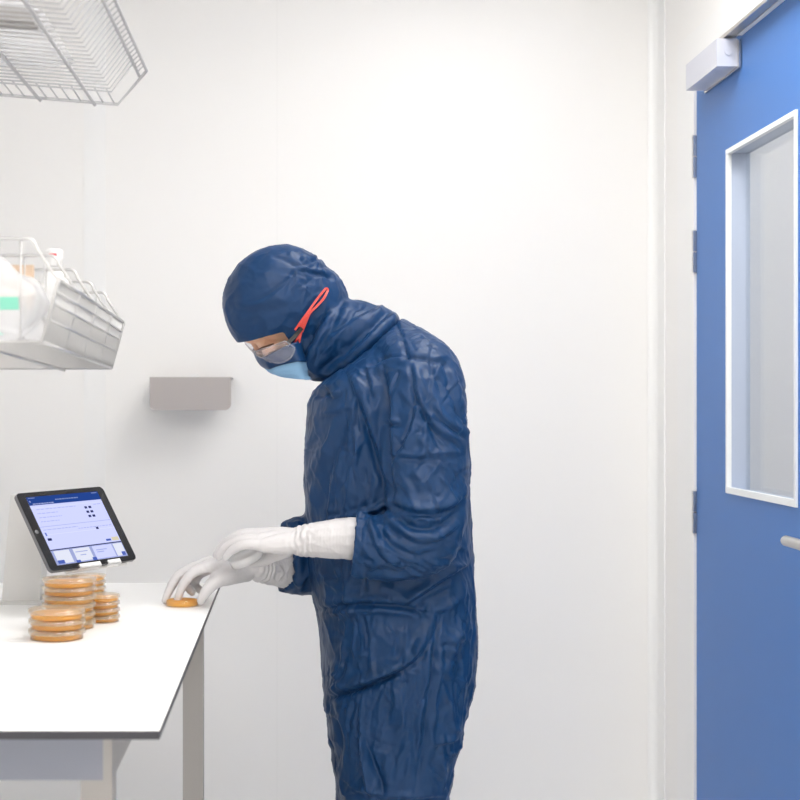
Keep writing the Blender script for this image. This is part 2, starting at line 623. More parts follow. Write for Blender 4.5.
for (x0, x1, y0, y1, zt) in ((FX1 - .042, FX1, FY0 + .002, FY0 + .045, FZ - .0902), (-.2365, -.194, 3.16, 3.203, FZ),
                             (FX0, FX0 + .042, FY0 + .002, FY0 + .045, FZ - .091), (FX0, FX0 + .042, FY1 - .045, FY1 - .002, FZ - .086)):
    bm = bmesh.new()
    bx(bm, x0, x1, y0, y1, .02, zt)
    lg = obj('leg', bm, M['satin'], tb, bevel=.002)
    bm = bmesh.new()
    tube(bm, [((x0 + x1) / 2, (y0 + y1) / 2, 0), ((x0 + x1) / 2, (y0 + y1) / 2, .02)], .018, 16)
    obj('levelling_foot', bm, M['black'], lg)


# ------------------------------------------------------------------ culture dishes
def make_dish(r, h, name):
    """dish in its own axes, base on z = 0"""
    root = empty(name, (0, 0, 0))
    bm = bmesh.new()
    hb = h * .86
    lathe(bm, [(0, 0), (r * .93, 0), (r * .93, hb), (r * .93 - .0012, hb), (r * .93 - .0012, .0014), (0, .0014)], 48)
    local(obj('base', bm, M['dish']), root)
    bm = bmesh.new()
    za = h * .56
    lathe(bm, [(0, .0016), (r * .93 - .0016, .0016), (r * .93 - .0016, za), (r * .90 - .003, za - .0004), (0, za - .0004)], 48)
    local(obj('agar', bm, M['agar']), root)
    bm = bmesh.new()
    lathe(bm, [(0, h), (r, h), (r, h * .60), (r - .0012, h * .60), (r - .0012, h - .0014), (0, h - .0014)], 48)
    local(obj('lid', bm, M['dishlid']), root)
    return root


def copy_dish(src):
    r = src.copy()
    COL.objects.link(r)
    for ch in list(src.children):
        c = ch.copy()
        COL.objects.link(c)
        c.parent = r
    return r


ORD = ['topmost', 'second from the top', 'third from the top', 'fourth from the top', 'fifth from the top', 'sixth from the top', 'lowest']


def stack(proto, first, x, y, n, h, r, what, group):
    for k in range(n):                       # k counts from the bottom
        d = proto if (first and k == 0) else copy_dish(proto)
        j = random.uniform(0, .0008)
        a = random.uniform(0, 6.28)
        d.location = (x + j * math.cos(a), y + j * math.sin(a), TZ + k * h + .0002 * (k + 1))
        d.rotation_euler.z = a
        pos = 'lowest' if k == 0 else ORD[n - 1 - k]
        tag(d, 'orange agar dish, %s in %s' % (pos, what), 'culture dish', group)


big = make_dish(.048, .0168, 'culture_dish')
stack(big, True, -.403, 2.537, 3, .0168, .048, 'the low front stack of large dishes', 'large dishes in the low front stack')
mid = make_dish(.0478, .0146, 'culture_dish')
stack(mid, True, -.4005, 2.657, 6, .0146, .0478, 'the tall stack of large dishes', 'large dishes in the tall stack')
sm = make_dish(.0325, .0107, 'contact_dish')
stack(sm, True, -.387, 2.815, 7, .0107, .0325, 'the tall small stack under the tablet', 'small dishes in the tall stack')
sm2 = make_dish(.0325, .0122, 'contact_dish')
stack(sm2, True, -.3515, 2.735, 4, .0122, .0325, 'the low stack of small dishes', 'small dishes in the low stack')
# the dish in use under the gloved fingers (its lid is in the other hand)
one = empty('contact_dish', (-.2215, 2.945, TZ + .0002), 'small open agar dish on the table edge under the gloved fingers', 'culture dish')
bm = bmesh.new()
rh = .0325
lathe(bm, [(0, 0), (rh, 0), (rh, .0125), (rh - .0014, .0125), (rh - .0014, .0014), (0, .0014)], 48)
local(obj('base', bm, M['dish']), one)
bm = bmesh.new()
lathe(bm, [(0, .0016), (rh - .0016, .0016), (rh - .0016, .0112), (rh - .004, .0122), (0, .0122)], 48)
local(obj('agar', bm, M['agar']), one)

# ------------------------------------------------------------------ tablet on its stand
n_t = Vector((.68, -.49, .55)).normalized()
c_t = Vector((-.42, 2.90, HC - .242))
TL, TR = Vector((-.528, 2.829, 0)), Vector((-.389, 3.024, .003))
r_t = (TR - TL); r_t = (r_t - n_t * r_t.dot(n_t)).normalized()
u_t = n_t.cross(r_t).normalized()
TM = Matrix(((r_t.x, u_t.x, n_t.x, c_t.x), (r_t.y, u_t.y, n_t.y, c_t.y), (r_t.z, u_t.z, n_t.z, c_t.z), (0, 0, 0, 1)))


def rrect(w, h, r, n=6):
    pts = []
    for cx, cy, a0 in ((w / 2 - r, h / 2 - r, 0), (-w / 2 + r, h / 2 - r, PI / 2), (-w / 2 + r, -h / 2 + r, PI), (w / 2 - r, -h / 2 + r, 1.5 * PI)):
        for i in range(n + 1):
            a = a0 + PI / 2 * i / n
            pts.append((cx + r * math.cos(a), cy + r * math.sin(a)))
    return pts


def slab(bm, pts, z0, z1, mi=0):
    a = [bm.verts.new((x, y, z0)) for x, y in pts]
    b = [bm.verts.new((x, y, z1)) for x, y in pts]
    bm.faces.new(a[::-1]).material_index = mi
    bm.faces.new(b).material_index = mi
    for i in range(len(pts)):
        j = (i + 1) % len(pts)
        bm.faces.new((a[i], a[j], b[j], b[i])).material_index = mi


tab = empty('tablet', (0, 0, 0), 'black framed tablet showing a blue and white form, propped above the dish stacks', 'tablet')
tab.matrix_world = TM


def tab_part(name, bm, m, parent=None):
    o = obj(name, bm, m)
    local(o, parent or tab)
    return o


TW, TH = .240, .1695
bm = bmesh.new(); slab(bm, rrect(TW, TH, .010), -.0075, -.0006); tab_part('body', bm, M['tabletedge'])
bm = bmesh.new(); slab(bm, rrect(TW - .0016, TH - .0016, .0095), -.0006, .0002); tab_part('bezel', bm, M['bezel'])
bm = bmesh.new()
lathe(bm, [(0, .0008), (.0035, .0008), (.0045, .0002), (.0045, 0)], 20, (-TW / 2 + .0095, 0, 0))
tab_part('home_button', bm, M['tabletedge'])
SW, SH = .197, .148
scr_m = [emitter('screen_page', (.63, .665, 1.0), 1.32), emitter('screen_header', (.022, .07, .33), 1.1),
         emitter('screen_dark', (.03, .04, .16), 1.0), emitter('screen_pale', (.83, .86, 1.0), 1.2), emitter('screen_mid', (.46, .52, .88), 1.0),
         emitter('screen_blue', (.10, .17, .62), 1.0), emitter('screen_yellow', (.9, .82, .6), 1.0), emitter('screen_text', (.30, .40, .75), 1.0)]
bm = bmesh.new()


def sq(u0, u1, v0, v1, z, mi):
    """rectangle in screen shares, v from the top"""
    vs = [bm.verts.new((-SW / 2 + u * SW, SH / 2 - v * SH, z)) for u, v in ((u0, v1), (u1, v1), (u1, v0), (u0, v0))]
    bm.faces.new(vs).material_index = mi


sq(0, 1, 0, 1, .0003, 0)
sq(0, 1, 0, .125, .0004, 1)
for a, b, v in ((.37, .68, .065),):
    k = a
    while k < b:
        w_ = random.uniform(.012, .035); sq(k, k + w_, v - .008, v + .008, .0005, 7); k += w_ + .008
sq(.02, .11, .012, .022, .0005, 7); sq(.90, .98, .012, .024, .0005, 7); sq(.02, .035, .055, .08, .0005, 4)
k = .05
while k < .30:
    w_ = random.uniform(.02, .04); sq(k, k + w_, .098, .114, .0005, 4); k += w_ + .007
for v, a, b in ((.19, .06, .60), (.19, .86, .97), (.25, .05, .33), (.31, .05, .36), (.37, .05, .30), (.49, .03, .50), (.52, .5, .97)):
    k = a
    while k < b:
        w_ = random.uniform(.02, .06); sq(k, min(k + w_, b), v - .004, v + .004, .0005, 4); k += w_ + .012
sq(0, 1, .16, .164, .0005, 3); sq(0, 1, .44, .446, .0005, 4); sq(0, 1, .56, .564, .0005, 3)
for v in (.225, .292, .358):
    sq(.715, .752, v - .017, v + .017, .0005, 2); sq(.772, .812, v - .017, v + .017, .0005, 2)
sq(.74, .775, .528, .562, .0005, 2)
sq(.03, .05, .53, .575, .0005, 5); sq(.03, .085, .612, .648, .0005, 2)
sq(.80, .87, .72, .75, .0005, 5); sq(.885, .985, .70, .755, .0005, 6)
sq(0, 1, .775, .79, .0005, 2)
sq(0, 1, .79, 1, .0004, 4)
sq(.03, .24, .80, .985, .0005, 3); sq(.29, .52, .80, .985, .0005, 3); sq(.56, .84, .80, .985, .0005, 0); sq(.86, .99, .80, .985, .0005, 3)
sq(.03, .12, .935, .985, .0006, 5); sq(.27, .33, .965, 1, .0006, 5); sq(.50, .56, .955, 1, .0006, 5); sq(.93, .985, .93, .985, .0006, 5)
for a, b, v in ((.31, .48, .85), (.60, .75, .86), (.60, .70, .89), (.36, .44, .90)):
    sq(a, b, v - .006, v + .006, .0006, 4)
o = tab_part('screen', bm, scr_m)
tag(o, 'lit screen with a dark blue header bar')

st = empty('tablet_stand', (-.535, 2.98, TZ), 'white plastic stand holding up the tablet at the back of the workbench', 'tablet stand')
# upright: tapering column
bm = bmesh.new()
xb0, xb1, xt0, xt1 = -.581, -.505, -.566, -.500
lo = [(xb0, 2.97), (xb1, 2.97), (xb1, 3.05), (xb0, 3.05)]
hi = [(xt0, 2.985), (xt1, 2.985), (xt1, 3.03), (xt0, 3.03)]
a = [bm.verts.new((x, y, TZ + .006)) for x, y in lo]
b = [bm.verts.new((x, y, TZ + .215)) for x, y in hi]
bm.faces.new(a[::-1]); bm.faces.new(b)
for i in range(4):
    j = (i + 1) % 4
    bm.faces.new((a[i], a[j], b[j], b[i]))
obj('upright', bm, M['acrylic'], st, bevel=.004, segs=3)
box('foot_plate', -.585, -.43, 2.955, 3.10, TZ + .0002, TZ + .006, M['acrylic'], st, bevel=.002)


def tp(x, y, z):
    return TM @ Vector((x, y, z))


def tbox(bm, x0, x1, y0, y1, z0, z1):
    vs = [bm.verts.new(tp(x, y, z)) for x in (x0, x1) for y in (y0, y1) for z in (z0, z1)]
    for q in ((0, 1, 3, 2), (4, 6, 7, 5), (0, 4, 5, 1), (2, 3, 7, 6), (0, 2, 6, 4), (1, 5, 7, 3)):
        bm.faces.new([vs[i] for i in q])


bm = bmesh.new()
tbox(bm, -.075, .095, -TH / 2 - .004, .05, -.0118, -.0078)
obj('back_cradle', bm, M['acrylic'], st)
bm = bmesh.new()
q = tp(.0, .02, -.012)
tube(bm, [Vector((-.520, 3.0, TZ + .16)), q], .012, 12)
obj('bracket', bm, M['acrylic'], st)
for x0, x1 in ((-.045, .012), (.034, .068)):
    bm = bmesh.new()
    tbox(bm, x0, x1, -TH / 2 - .004, -TH / 2 - .0005, -.0078, .004)
    tbox(bm, x0, x1, -TH / 2 - .004, -TH / 2 + .006, .0012, .004)
    obj('lip', bm, M['whiteplastic'], st)


# ------------------------------------------------------------------ wire baskets
def rod(bm, pts, r=.0022, n=6):
    tube(bm, pts, r, n)


ub = empty('hanging_wire_basket', (-.307, 2.2, 1.786), 'pale wire basket hanging high, seen from below, near the top of the wall', 'wire basket', 'wire baskets over the workbench')
Z0 = 1.786; XB = -.307; XRIM = -.262; ZRIM = 1.848; Y0u, Y1u = 1.55, 2.60; XLft = -.87
bm = bmesh.new()
y = Y0u
while y < 2.505:
    rod(bm, [(XLft, y, Z0 + .09), (XLft + .02, y, Z0), (XB + .002, y, Z0), (XRIM - .010, y, ZRIM - .011)], .0014)
    y += .0262
obj('floor_wires', bm, M['coat_wire'], ub)
bm = bmesh.new()
x = XLft + .03
while x < XB - .005:
    rod(bm, [(x, 2.49, Z0 + .0034), (x, Y1u, Z0 + .001)], .0014)
    x += .0195
obj('end_wires', bm, M['coat_wire'], ub)
bm = bmesh.new()
for x in (-.347, -.442, -.56, -.70):
    rod(bm, [(x, Y0u, Z0 - .005), (x, Y1u, Z0 - .004)], .0030, 8)
obj('cross_bars', bm, M['coat_wire'], ub)
bm = bmesh.new()
rod(bm, [(XLft, Y1u, Z0), (XB, Y1u, Z0), (XRIM, Y1u, ZRIM), (XRIM, Y0u, ZRIM), (XB, Y0u, Z0), (XLft, Y0u, Z0)], .0028, 8)
rod(bm, [(XRIM - .011, Y1u - .01, ZRIM - .012), (XRIM - .011, Y0u, ZRIM - .012)], .0026)
y = Y0u + .02
while y < Y1u - .02:
    rod(bm, [(XRIM - .011, y, ZRIM - .012), (XRIM, y, ZRIM)], .0011)
    y += .026
obj('rim', bm, M['coat_wire'], ub)
for y in (1.7, 2.55):
    box('wall_bracket', -.9195, -.87, y - .012, y + .012, Z0 - .01, Z0 + .10, M['whiteplastic'], ub)


ub.rotation_euler.y = math.radians(4.6)


def pillow_bag(name, c, size, seed, m, labels=()):
    """soft sealed bag: crumpled pillow"""
    rng = np.random.default_rng(seed)
    bm = bmesh.new()
    bmesh.ops.create_grid(bm, x_segments=22, y_segments=22, size=.5)
    top = [v.co.copy() for v in bm.verts]
    me_pts = {}
    bm.free()
    bm = bmesh.new()
    N = 23
    g = [[None] * N for _ in range(2 * N)]
    off = rng.uniform(0, 50, 3)
    for s in (0, 1):
        for i in range(N):
            for j in range(N):
                u, v = i / (N - 1) * 2 - 1, j / (N - 1) * 2 - 1
                e = max(0., 1 - abs(u) ** 3) ** .6 * max(0., 1 - abs(v) ** 3) ** .6
                nz = perlin(np.array([[u * 2 + off[0], v * 2 + off[1], s * 3 + off[2]]]))[0]
                z = (1 if s else -1) * e * (.5 + .35 * nz)
                g[s * N + i][j] = bm.verts.new((c[0] + u * size[0] / 2, c[1] + v * size[1] / 2, c[2] + z * size[2]))
        for i in range(N - 1):
            for j in range(N - 1):
                f = bm.faces.new((g[s * N + i][j], g[s * N + i + 1][j], g[s * N + i + 1][j + 1], g[s * N + i][j + 1]))
                f.smooth = True
    bmesh.ops.remove_doubles(bm, verts=bm.verts[:], dist=1e-5)
    return obj(name, bm, m)


for i, (cx, cy, sx, sy_, sz, lab) in enumerate((
        (-.53, 2.30, .34, .34, .07, 'milky plastic bag lying in the high wire basket towards its far end'),
        (-.47, 1.82, .36, .40, .08, 'milky plastic bag lying in the high wire basket towards its near end'))):
    b_ = pillow_bag('plastic_bag', (cx, cy, Z0 + .0375 + .004 * i), (sx, sy_, sz), 5 + i, M['bag'])
    tag(b_, lab, 'plastic bag', 'bags in the wire baskets')
    for v in b_.data.vertices:
        v.co.z += (XB - v.co.x) * .0805
bx_ = box('carton', -.66, -.36, 2.06, 2.12, Z0 + .003, Z0 + .02, M['satin'], None, .002)
for v in bx_.data.vertices:
    v.co.z += (XB - v.co.x) * .0805
tag(bx_, 'flat grey carton lying in the high wire basket between two bags', 'carton')

# lower divider basket
lb = empty('hanging_wire_basket', (-.32, 2.60, 1.33), 'chrome wire basket with tall wire dividers above the tablet', 'wire basket', 'wire baskets over the workbench')
Zl = HC + .059; XBl = -.318; XRl = -.298; ZRl = HC + .139; Ya, Yb = 1.885, 2.60
bm = bmesh.new()
y = Ya
while y <= Yb + .001:
    rod(bm, [(XLft, y, Zl), (XBl, y, Zl)], .0017)
    y += .0358
rod(bm, [(-.40, Ya, Zl - .004), (-.40, Yb, Zl - .004)], .0026)
rod(bm, [(-.62, Ya, Zl - .004), (-.62, Yb, Zl - .004)], .0026)
rod(bm, [(XLft, Ya, Zl), (XBl, Ya, Zl), (XBl, Yb, Zl), (XLft, Yb, Zl), (XLft, Ya, Zl)], .0028)
obj('floor_wires', bm, M['wire'], lb)
bm = bmesh.new()
y = Ya
k = 0
while y <= Yb + .001:
    rod(bm, [(XBl, y, Zl), (XRl, y, ZRl)], .0016)
    y += .0146
for f_ in (.36, .62):
    rod(bm, [(XBl + (XRl - XBl) * f_, Ya, Zl + (ZRl - Zl) * f_), (XBl + (XRl - XBl) * f_, Yb, Zl + (ZRl - Zl) * f_)], .002)
rod(bm, [(XRl, Ya, ZRl), (XRl, Yb, ZRl)], .0028)
rod(bm, [(XRl - .003, Ya, ZRl - .016), (XRl - .003, Yb, ZRl - .016)], .0018)
obj('front_grid', bm, M['wire'], lb)
for k in range(5):
    y = Ya + k * (Yb - Ya) / 4
    bm = bmesh.new()
    zt = HC + .190
    xc = -.326
    arc = [(xc - .012 + .012 * math.sin(a), y, zt - .012 + .012 * math.cos(a)) for a in [i * PI / 2 / 5 for i in range(6)]]
    rod(bm, [(XLft, y, Zl), (XLft, y, zt)] + arc + [(XRl + .001, y, ZRl - .004), (XBl, y, Zl)], .0022, 8)
    x = XLft + .03
    while x < -.34:
        rod(bm, [(x, y, Zl), (x, y, zt)], .0011)
        x += .0275
    obj('divider', bm, M['wire'], lb)
for y in (1.98, 2.5):
    box('wall_bracket', -.9195, -.87, y - .012, y + .012, Zl - .01, Zl + .10, M['whiteplastic'], lb)

b1 = pillow_bag('plastic_bag', (-.43, 1.977, Zl + .060), (.20, .14, .10), 21, M['bag'])
tag(b1, 'clear bag with green printed bands in the near bay of the chrome basket', 'plastic bag', 'bags in the wire baskets')
lab_m = M['green']
# printed bands lie on the bag as thin labels
bvh = BVHTree.FromPolygons([v.co.copy() for v in b1.data.vertices], [p.vertices[:] for p in b1.data.polygons])
for zc, h_, x1 in ((.055, .016, -.352), (.024, .008, -.385)):
    bm = bmesh.new()
    cols = []
    for i in range(15):
        x = -.495 + (x1 + .495) * i / 14
        col = []
        for j in range(4):
            z = Zl + zc - h_ / 2 + h_ * j / 3 - .004
            hit = bvh.ray_cast(Vector((x, 1.5, z)), Vector((0, 1, 0)))[0]
            col.append(bm.verts.new((x, (hit.y if hit else 1.93) - .0012, z)))
        cols.append(col)
    for A_, B_ in zip(cols[:-1], cols[1:]):
        for j in range(3):
            bm.faces.new((A_[j], B_[j], B_[j + 1], A_[j + 1]))
    local(obj('printed_band', bm, lab_m, smooth=True), b1)
b2 = pillow_bag('plastic_bag', (-.43, 2.16, Zl + .046), (.17, .14, .075), 22, M['bag'])
tag(b2, 'milky plain bag in the second bay of the chrome basket', 'plastic bag', 'bags in the wire baskets')
b3 = pillow_bag('plastic_bag', (-.43, 2.51, Zl + .046), (.17, .14, .075), 23, M['bag'])
tag(b3, 'milky plain bag in the far bay of the chrome basket', 'plastic bag', 'bags in the wire baskets')
for i, x in enumerate((-.412, -.392, -.372)):
    o = box('small_carton', x - .008, x + .008, 2.083, 2.092, Zl + .092, Zl + .120, M['beige'], None, .001)
    o.location.z = -.0 
    tag(o, ['pale orange card box behind the green banded bag, nearest the picture edge', 'pale orange card box behind the green banded bag, middle of three',
            'pale orange card box behind the green banded bag, nearest the basket front'][i], 'small carton', 'card boxes in the chrome basket')
    o['group'] = 'card boxes in the chrome basket'
    for v in o.data.vertices:
        if v.co.z < Zl + .1:
            v.co.z = Zl + .060
bt = empty('bottle', (-.375, 2.335, Zl), 'small white bottle with a red mark behind the dividers of the chrome basket', 'bottle')
bm = bmesh.new()
lathe(bm, [(0, .003), (.022, .003), (.024, .008), (.024, .115), (.019, .135), (.010, .145), (0, .145)], 28, (-.375, 2.335, Zl))
obj('body', bm, M['whiteplastic'], bt)
bm = bmesh.new()
lathe(bm, [(0, .145), (.013, .145), (.013, .170), (.011, .173), (0, .173)], 24, (-.375, 2.335, Zl))
cap = obj('cap', bm, M['whiteplastic'], bt)
bm = bmesh.new()
bx(bm, -.3805, -.3695, 2.3205, 2.323, Zl + .161, Zl + .165)
obj('red_mark', bm, M['redmark'], bt)

# the basket and all that lies in it lean a little, near end up
LEAN = math.radians(1.3)
bpy.context.view_layer.update()
_pv = Vector((-.32, 2.60, Zl))
_rot = Matrix.Translation(_pv) @ Matrix.Rotation(-LEAN, 4, 'X') @ Matrix.Translation(-_pv)
for o in [lb, bt, b1, b2, b3] + [o for o in scene.objects if o.name.startswith('small_carton')]:
    o.matrix_world = _rot @ o.matrix_world

# ================================================================== PERSON
D0 = 3.05
S0 = FPX / D0
person = empty('person', (.24, D0, 0),
               'person in navy hooded coverall, blue mask and white gloves bending over the workbench', 'person')

# head frame: f faces forward (down and left), u towards the crown, l towards the viewer's side
PITCH, ROLL = math.radians(43), math.radians(20)
hf = Vector((-math.cos(PITCH), 0, -math.sin(PITCH)))
hu0 = Vector((-math.sin(PITCH), 0, math.cos(PITCH)))
hl = (Vector((0, -1, 0)) * math.cos(ROLL) - hu0 * math.sin(ROLL)).normalized()
hu = (hu0 * math.cos(ROLL) - Vector((0, 1, 0)) * math.sin(ROLL)).normalized()
HCn = P(286, 308, D0)


def H(l, f, u):
    return HCn + hl * l + hf * f + hu * u


def toH(p):
    d = Vector(p) - HCn
    return Vector((d.dot(hl), d.dot(hf), d.dot(hu)))


FR = (hl, hf, hu)

# joints of the hands, in metres; each entry a finger chain and its radii
lw = P(302, 541, 2.845)
LH = {
    'palm': [([lw, P(280, 544, 2.835), P(263, 546, 2.832)], [.024, .020, .0125]),
             ([lw, P(280, 540, 2.855), P(260, 540, 2.852)], [.024, .021, .0130]),
             ([lw, P(280, 537, 2.872), P(259, 535.5, 2.874)], [.024, .020, .0130]),
             ([lw, P(280, 537, 2.888), P(261, 534, 2.896)], [.023, .018, .0125])],
    'fingers': [([P(263, 546, 2.832), P(247, 544.5, 2.835), P(234, 549, 2.845), P(226, 557, 2.855)], [.0115, .0095, .0085, .0068]),
                ([P(260, 540, 2.852), P(241, 540.5, 2.858), P(227, 547, 2.868), P(219, 557, 2.876)], [.0120, .0100, .0090, .0070]),
                ([P(259, 535.5, 2.874), P(238, 537, 2.882), P(224, 544, 2.892), P(216, 555, 2.900)], [.0120, .0100, .0090, .0070]),
                ([P(261, 534, 2.896), P(243, 534, 2.905), P(229, 540, 2.915), P(219, 550, 2.920)], [.0120, .0100, .0088, .0070]),
                ([P(286, 549, 2.885), P(274, 555, 2.905), P(262, 561, 2.925), P(250, 563, 2.935)], [.0170, .0135, .0110, .0085])],
}
rw = P(260, 567, 3.00)
RH = {
    'palm': [([rw, P(232, 566, 2.968), P(207, 567, 2.942)], [.026, .020, .0128]),
             ([rw, P(232, 564, 2.982), P(206, 564, 2.965)], [.026, .021, .0132]),
             ([rw, P(233, 565, 3.000), P(208, 565, 2.988)], [.026, .020, .0128]),
             ([rw, P(235, 567, 3.014), P(213, 568, 3.008)], [.025, .018, .0120]),
             ([P(246, 571, 2.985), P(228, 575, 2.948), P(216, 580, 2.935)], [.022, .021, .0150])],
    'fingers': [([P(207, 567, 2.942), P(194.5, 572, 2.938), P(184, 583, 2.936), P(177.5, 599, 2.936)], [.0122, .0105, .0095, .0075]),
                ([P(206, 564, 2.965), P(181.5, 573.5, 2.958), P(172, 585, 2.953), P(165, 600.5, 2.948)], [.0126, .0105, .0095, .0074]),
                ([P(208, 565, 2.988), P(192, 572, 2.990), P(186, 583, 2.988), P(192, 592, 2.980)], [.0120, .0104, .0094, .0078]),
                ([P(213, 568, 3.008), P(200, 574, 3.010), P(195, 584, 3.006), P(201, 591, 2.996)], [.0115, .0098, .0088, .0074]),
                ([P(228, 574, 2.945), P(215, 582, 2.925), P(206.5, 591, 2.918), P(201, 600.5, 2.920)], [.0195, .0140, .0115, .0085])],
}


def hand(bm, H_, scale=1.0):
    for grp in ('palm', 'fingers'):
        for pts, rads in H_[grp]:
            beads(bm, pts, rads, scale)


LARM = [P(420, 374, 2.90), P(428, 450, 2.84), P(436, 528, 2.81), P(396, 541, 2.815), P(352, 539, 2.825), lw]
RARM = [P(400, 378, 3.22), P(392, 455, 3.27), P(372, 535, 3.26), P(325, 555, 3.11), P(287, 567, 3.055), rw]

# ---- body: one continuous surface
bm = bmesh.new()
sphere(bm, H(0, -.006, .018), 1, 28, 20, (.074, .097, .100), FR)       # skull
sphere(bm, H(0, .030, -.045), 1, 28, 20, (.058, .062, .070), FR)       # face
sphere(bm, H(0, .062, -.090), 1, 16, 12, (.036, .030, .028), FR)       # chin
beads(bm, [H(0, .093, .008), H(0, .095, -.014), H(0, .097, -.034)], [.008, .009, .011])
beads(bm, [H(-.042, .079, .008), H(-.02, .095, .012), H(.02, .095, .012), H(.042, .079, .008)], [.010, .012, .012, .010])
sphere(bm, H(0, .028, .026), 1, 24, 16, (.063, .078, .052), FR)
for s in (-1, 1):
    sphere(bm, H(s * .037, .078, -.030), 1, 14, 10, (.024, .020, .017), FR)     # cheek bones
    sphere(bm, H(s * .031, .085, -.012), .0115, 14, 10)                        # lids
    sphere(bm, H(s * .070, -.006, -.022), 1, 12, 8, (.008, .017, .028), FR)     # ears
    beads(bm, [H(s * .018, .080, -.069), H(0, .086, -.068)], [.006, .008])
    sphere(bm, H(s * .009, .093, -.038), .008, 10, 8)
beads(bm, [H(0, -.03, -.03), P(330, 330, D0), P(372, 350, D0)], [.058, .056, .066])
torso = [(P(355, 362, D0), P(404, 338, D0), .07), (P(338, 385, D0), P(430, 352, D0), .13), (P(330, 410, D0), P(448, 385, D0), .165),
         (P(326, 450, D0), P(455, 430, D0), .165), (P(325, 500, D0), P(456, 495, D0), .155), (P(328, 550, D0), P(458, 548, D0), .15),
         (P(334, 600, D0), P(464, 600, D0), .165), (P(342, 650, D0), P(462, 650, D0), .165), (P(352, 690, D0), P(450, 690, D0), .15)]


def ell(a, b, hw, n=40, pw=1.0, yoff=0.0):
    """ring through front point a and back point b with half depth hw"""
    c = (a + b) / 2
    h = (a - b) / 2
    out = []
    for i in range(n):
        t = 2 * PI * i / n
        ct, sn = math.cos(t), math.sin(t)
        ct = math.copysign(abs(ct) ** pw, ct); sn = math.copysign(abs(sn) ** pw, sn)
        out.append(c + h * ct + Vector((0, hw * sn + yoff, 0)))
    return out


ringloft(bm, [ell(*r) for r in torso])
beads(bm, LARM, [.060, .046, .042, .040, .031, .024])
beads(bm, RARM, [.060, .046, .042, .040, .034, .026])
beads(bm, [P(404, 366, 2.98), LARM[0]], [.06, .06]); beads(bm, [P(396, 366, 3.12), RARM[0]], [.06, .06])
for s in (-1, 1):
    yl = D0 + s * .088
    kx = .215 if s < 0 else .195
    beads(bm, [(.215, yl, .79), (.205, yl, .62), (kx, yl, .46), (kx + .02, yl, .28), (kx + .035, yl, .10), (kx + .03, yl, .055)],
          [.085, .072, .058, .052, .036, .036])
    beads(bm, [(kx + .045, yl, .045), (kx - .04, yl, .05), (kx - .13, yl, .032)], [.034, .036, .026])
hand(bm, LH, .80)
hand(bm, RH, .80)
me = fuse(bm, .0034, 3)
body = finish('body', me, M['skin'], person, True)
body_bvh = BVHTree.FromPolygons([Vector(v) for v in coords(me)], [p.vertices[:] for p in me.polygons])


def on_surface(bvh, px, py, off, y0=2.3):
    """point of a surface met from the viewer's side at this height and place"""
    p = P(px, py, D0)
    q = P(px, py, y0)
    hit = bvh.ray_cast(q, (p - q).normalized())
    if hit[0] is None:
        return None
    return hit[0] - (p - q).normalized() * off


# eyebrows and lash lines
def mirror(p):
    h = toH(p)
    return H(-h.x, h.y, h.z)


for name_, pix, rr_ in (('eyebrow', [(256.5, 351.5), (262, 348.5), (268, 346), (274, 344)], .0030), ('eyelash', [(263, 355.5), (269, 353), (276, 350.5)], .0014)):
    on = [on_surface(body_bvh, x_, y_, .0008) or P(x_, y_, 3.0) for x_, y_ in pix]
    for far_ in (False, True):
        bm = bmesh.new()
        pp = [mirror(p) for p in on] if far_ else on
        dn = [q for q, _ in catmull(pp, [1] * len(pp), .003)]
        tube(bm, dn, [rr_ * (.55 + .45 * math.sin(PI * (i + 1) / (len(dn) + 1))) for i in range(len(dn))], 8)
        obj(name_, bm, M['brow'], person)

# ---- coverall
torso_c = [((338, 378), (398, 322), .080), ((331, 381), (402, 317), .098), ((320, 384), (424, 330), .150), ((313, 391), (440, 345), .188), ((308, 404), (452, 366), .206),
           ((305.5, 422), (460, 392), .212), ((304, 450), (466, 428), .208), ((303.5, 480), (469, 466), .202), ((304, 510), (469.5, 502), .198),
           ((306, 540), (470.5, 538), .196), ((310, 570), (472, 570), .196), ((314, 596), (474, 596), .196), ((317, 608), (475, 610), .192),
           ((319.5, 622), (477, 626), .198), ((322.5, 650), (476.5, 650), .202), ((323.5, 680), (472.5, 680), .200), ((325, 705), (466.5, 705), .194),
           ((331, 730), (460, 730), .180), ((337, 755), (452, 755), .16), ((345, 775), (448, 775), .13)]
bm = bmesh.new()
ringloft(bm, [ell(P(*a, D0), P(*b, D0), hw, 56, .88) for a, b, hw in torso_c])
for s in (-1, 1):
    d = D0 + s * .096
    k = 0 if s < 0 else -5
    rows = [((330, 660), (470, 660), .088), ((328, 695), (468.5, 695), .096), ((333 + k, 735), (462, 735), .096), ((338 + k, 765), (455, 765), .094), ((341 + k, 800), (448, 800), .092),
            ((340 + k, 860), (443, 860), .088), ((345 + k, 930), (440, 930), .084), ((350 + k, 985), (436, 985), .078), ((356 + k, 1000), (430, 1000), .066)]
    rs = [ell(P(*a, d), P(*b, d), hw, 40, .9) for a, b, hw in rows]
    ringloft(bm, rs)


def sleeve(bm, path, n=36):
    """path rows: centre, in-plane half width, depth half width, tangent override or None; the end is hollowed"""
    dense = []
    cs = catmull([r[0] for r in path], [r[1] for r in path], .018)
    hw = catmull([r[0] for r in path], [r[2] for r in path], .018)
    L = len(cs)
    rings = []
    for i in range(L):
        t = (cs[min(i + 1, L - 1)][0] - cs[max(i - 1, 0)][0]).normalized()
        yv = Vector((0, 1, 0))
        yv = (yv - t * yv.dot(t)).normalized()
        xv = t.cross(yv)
        rings.append([cs[i][0] + xv * cs[i][1] * math.cos(2 * PI * j / n) + yv * hw[i][1] * math.sin(2 * PI * j / n) for j in range(n)])
    return rings


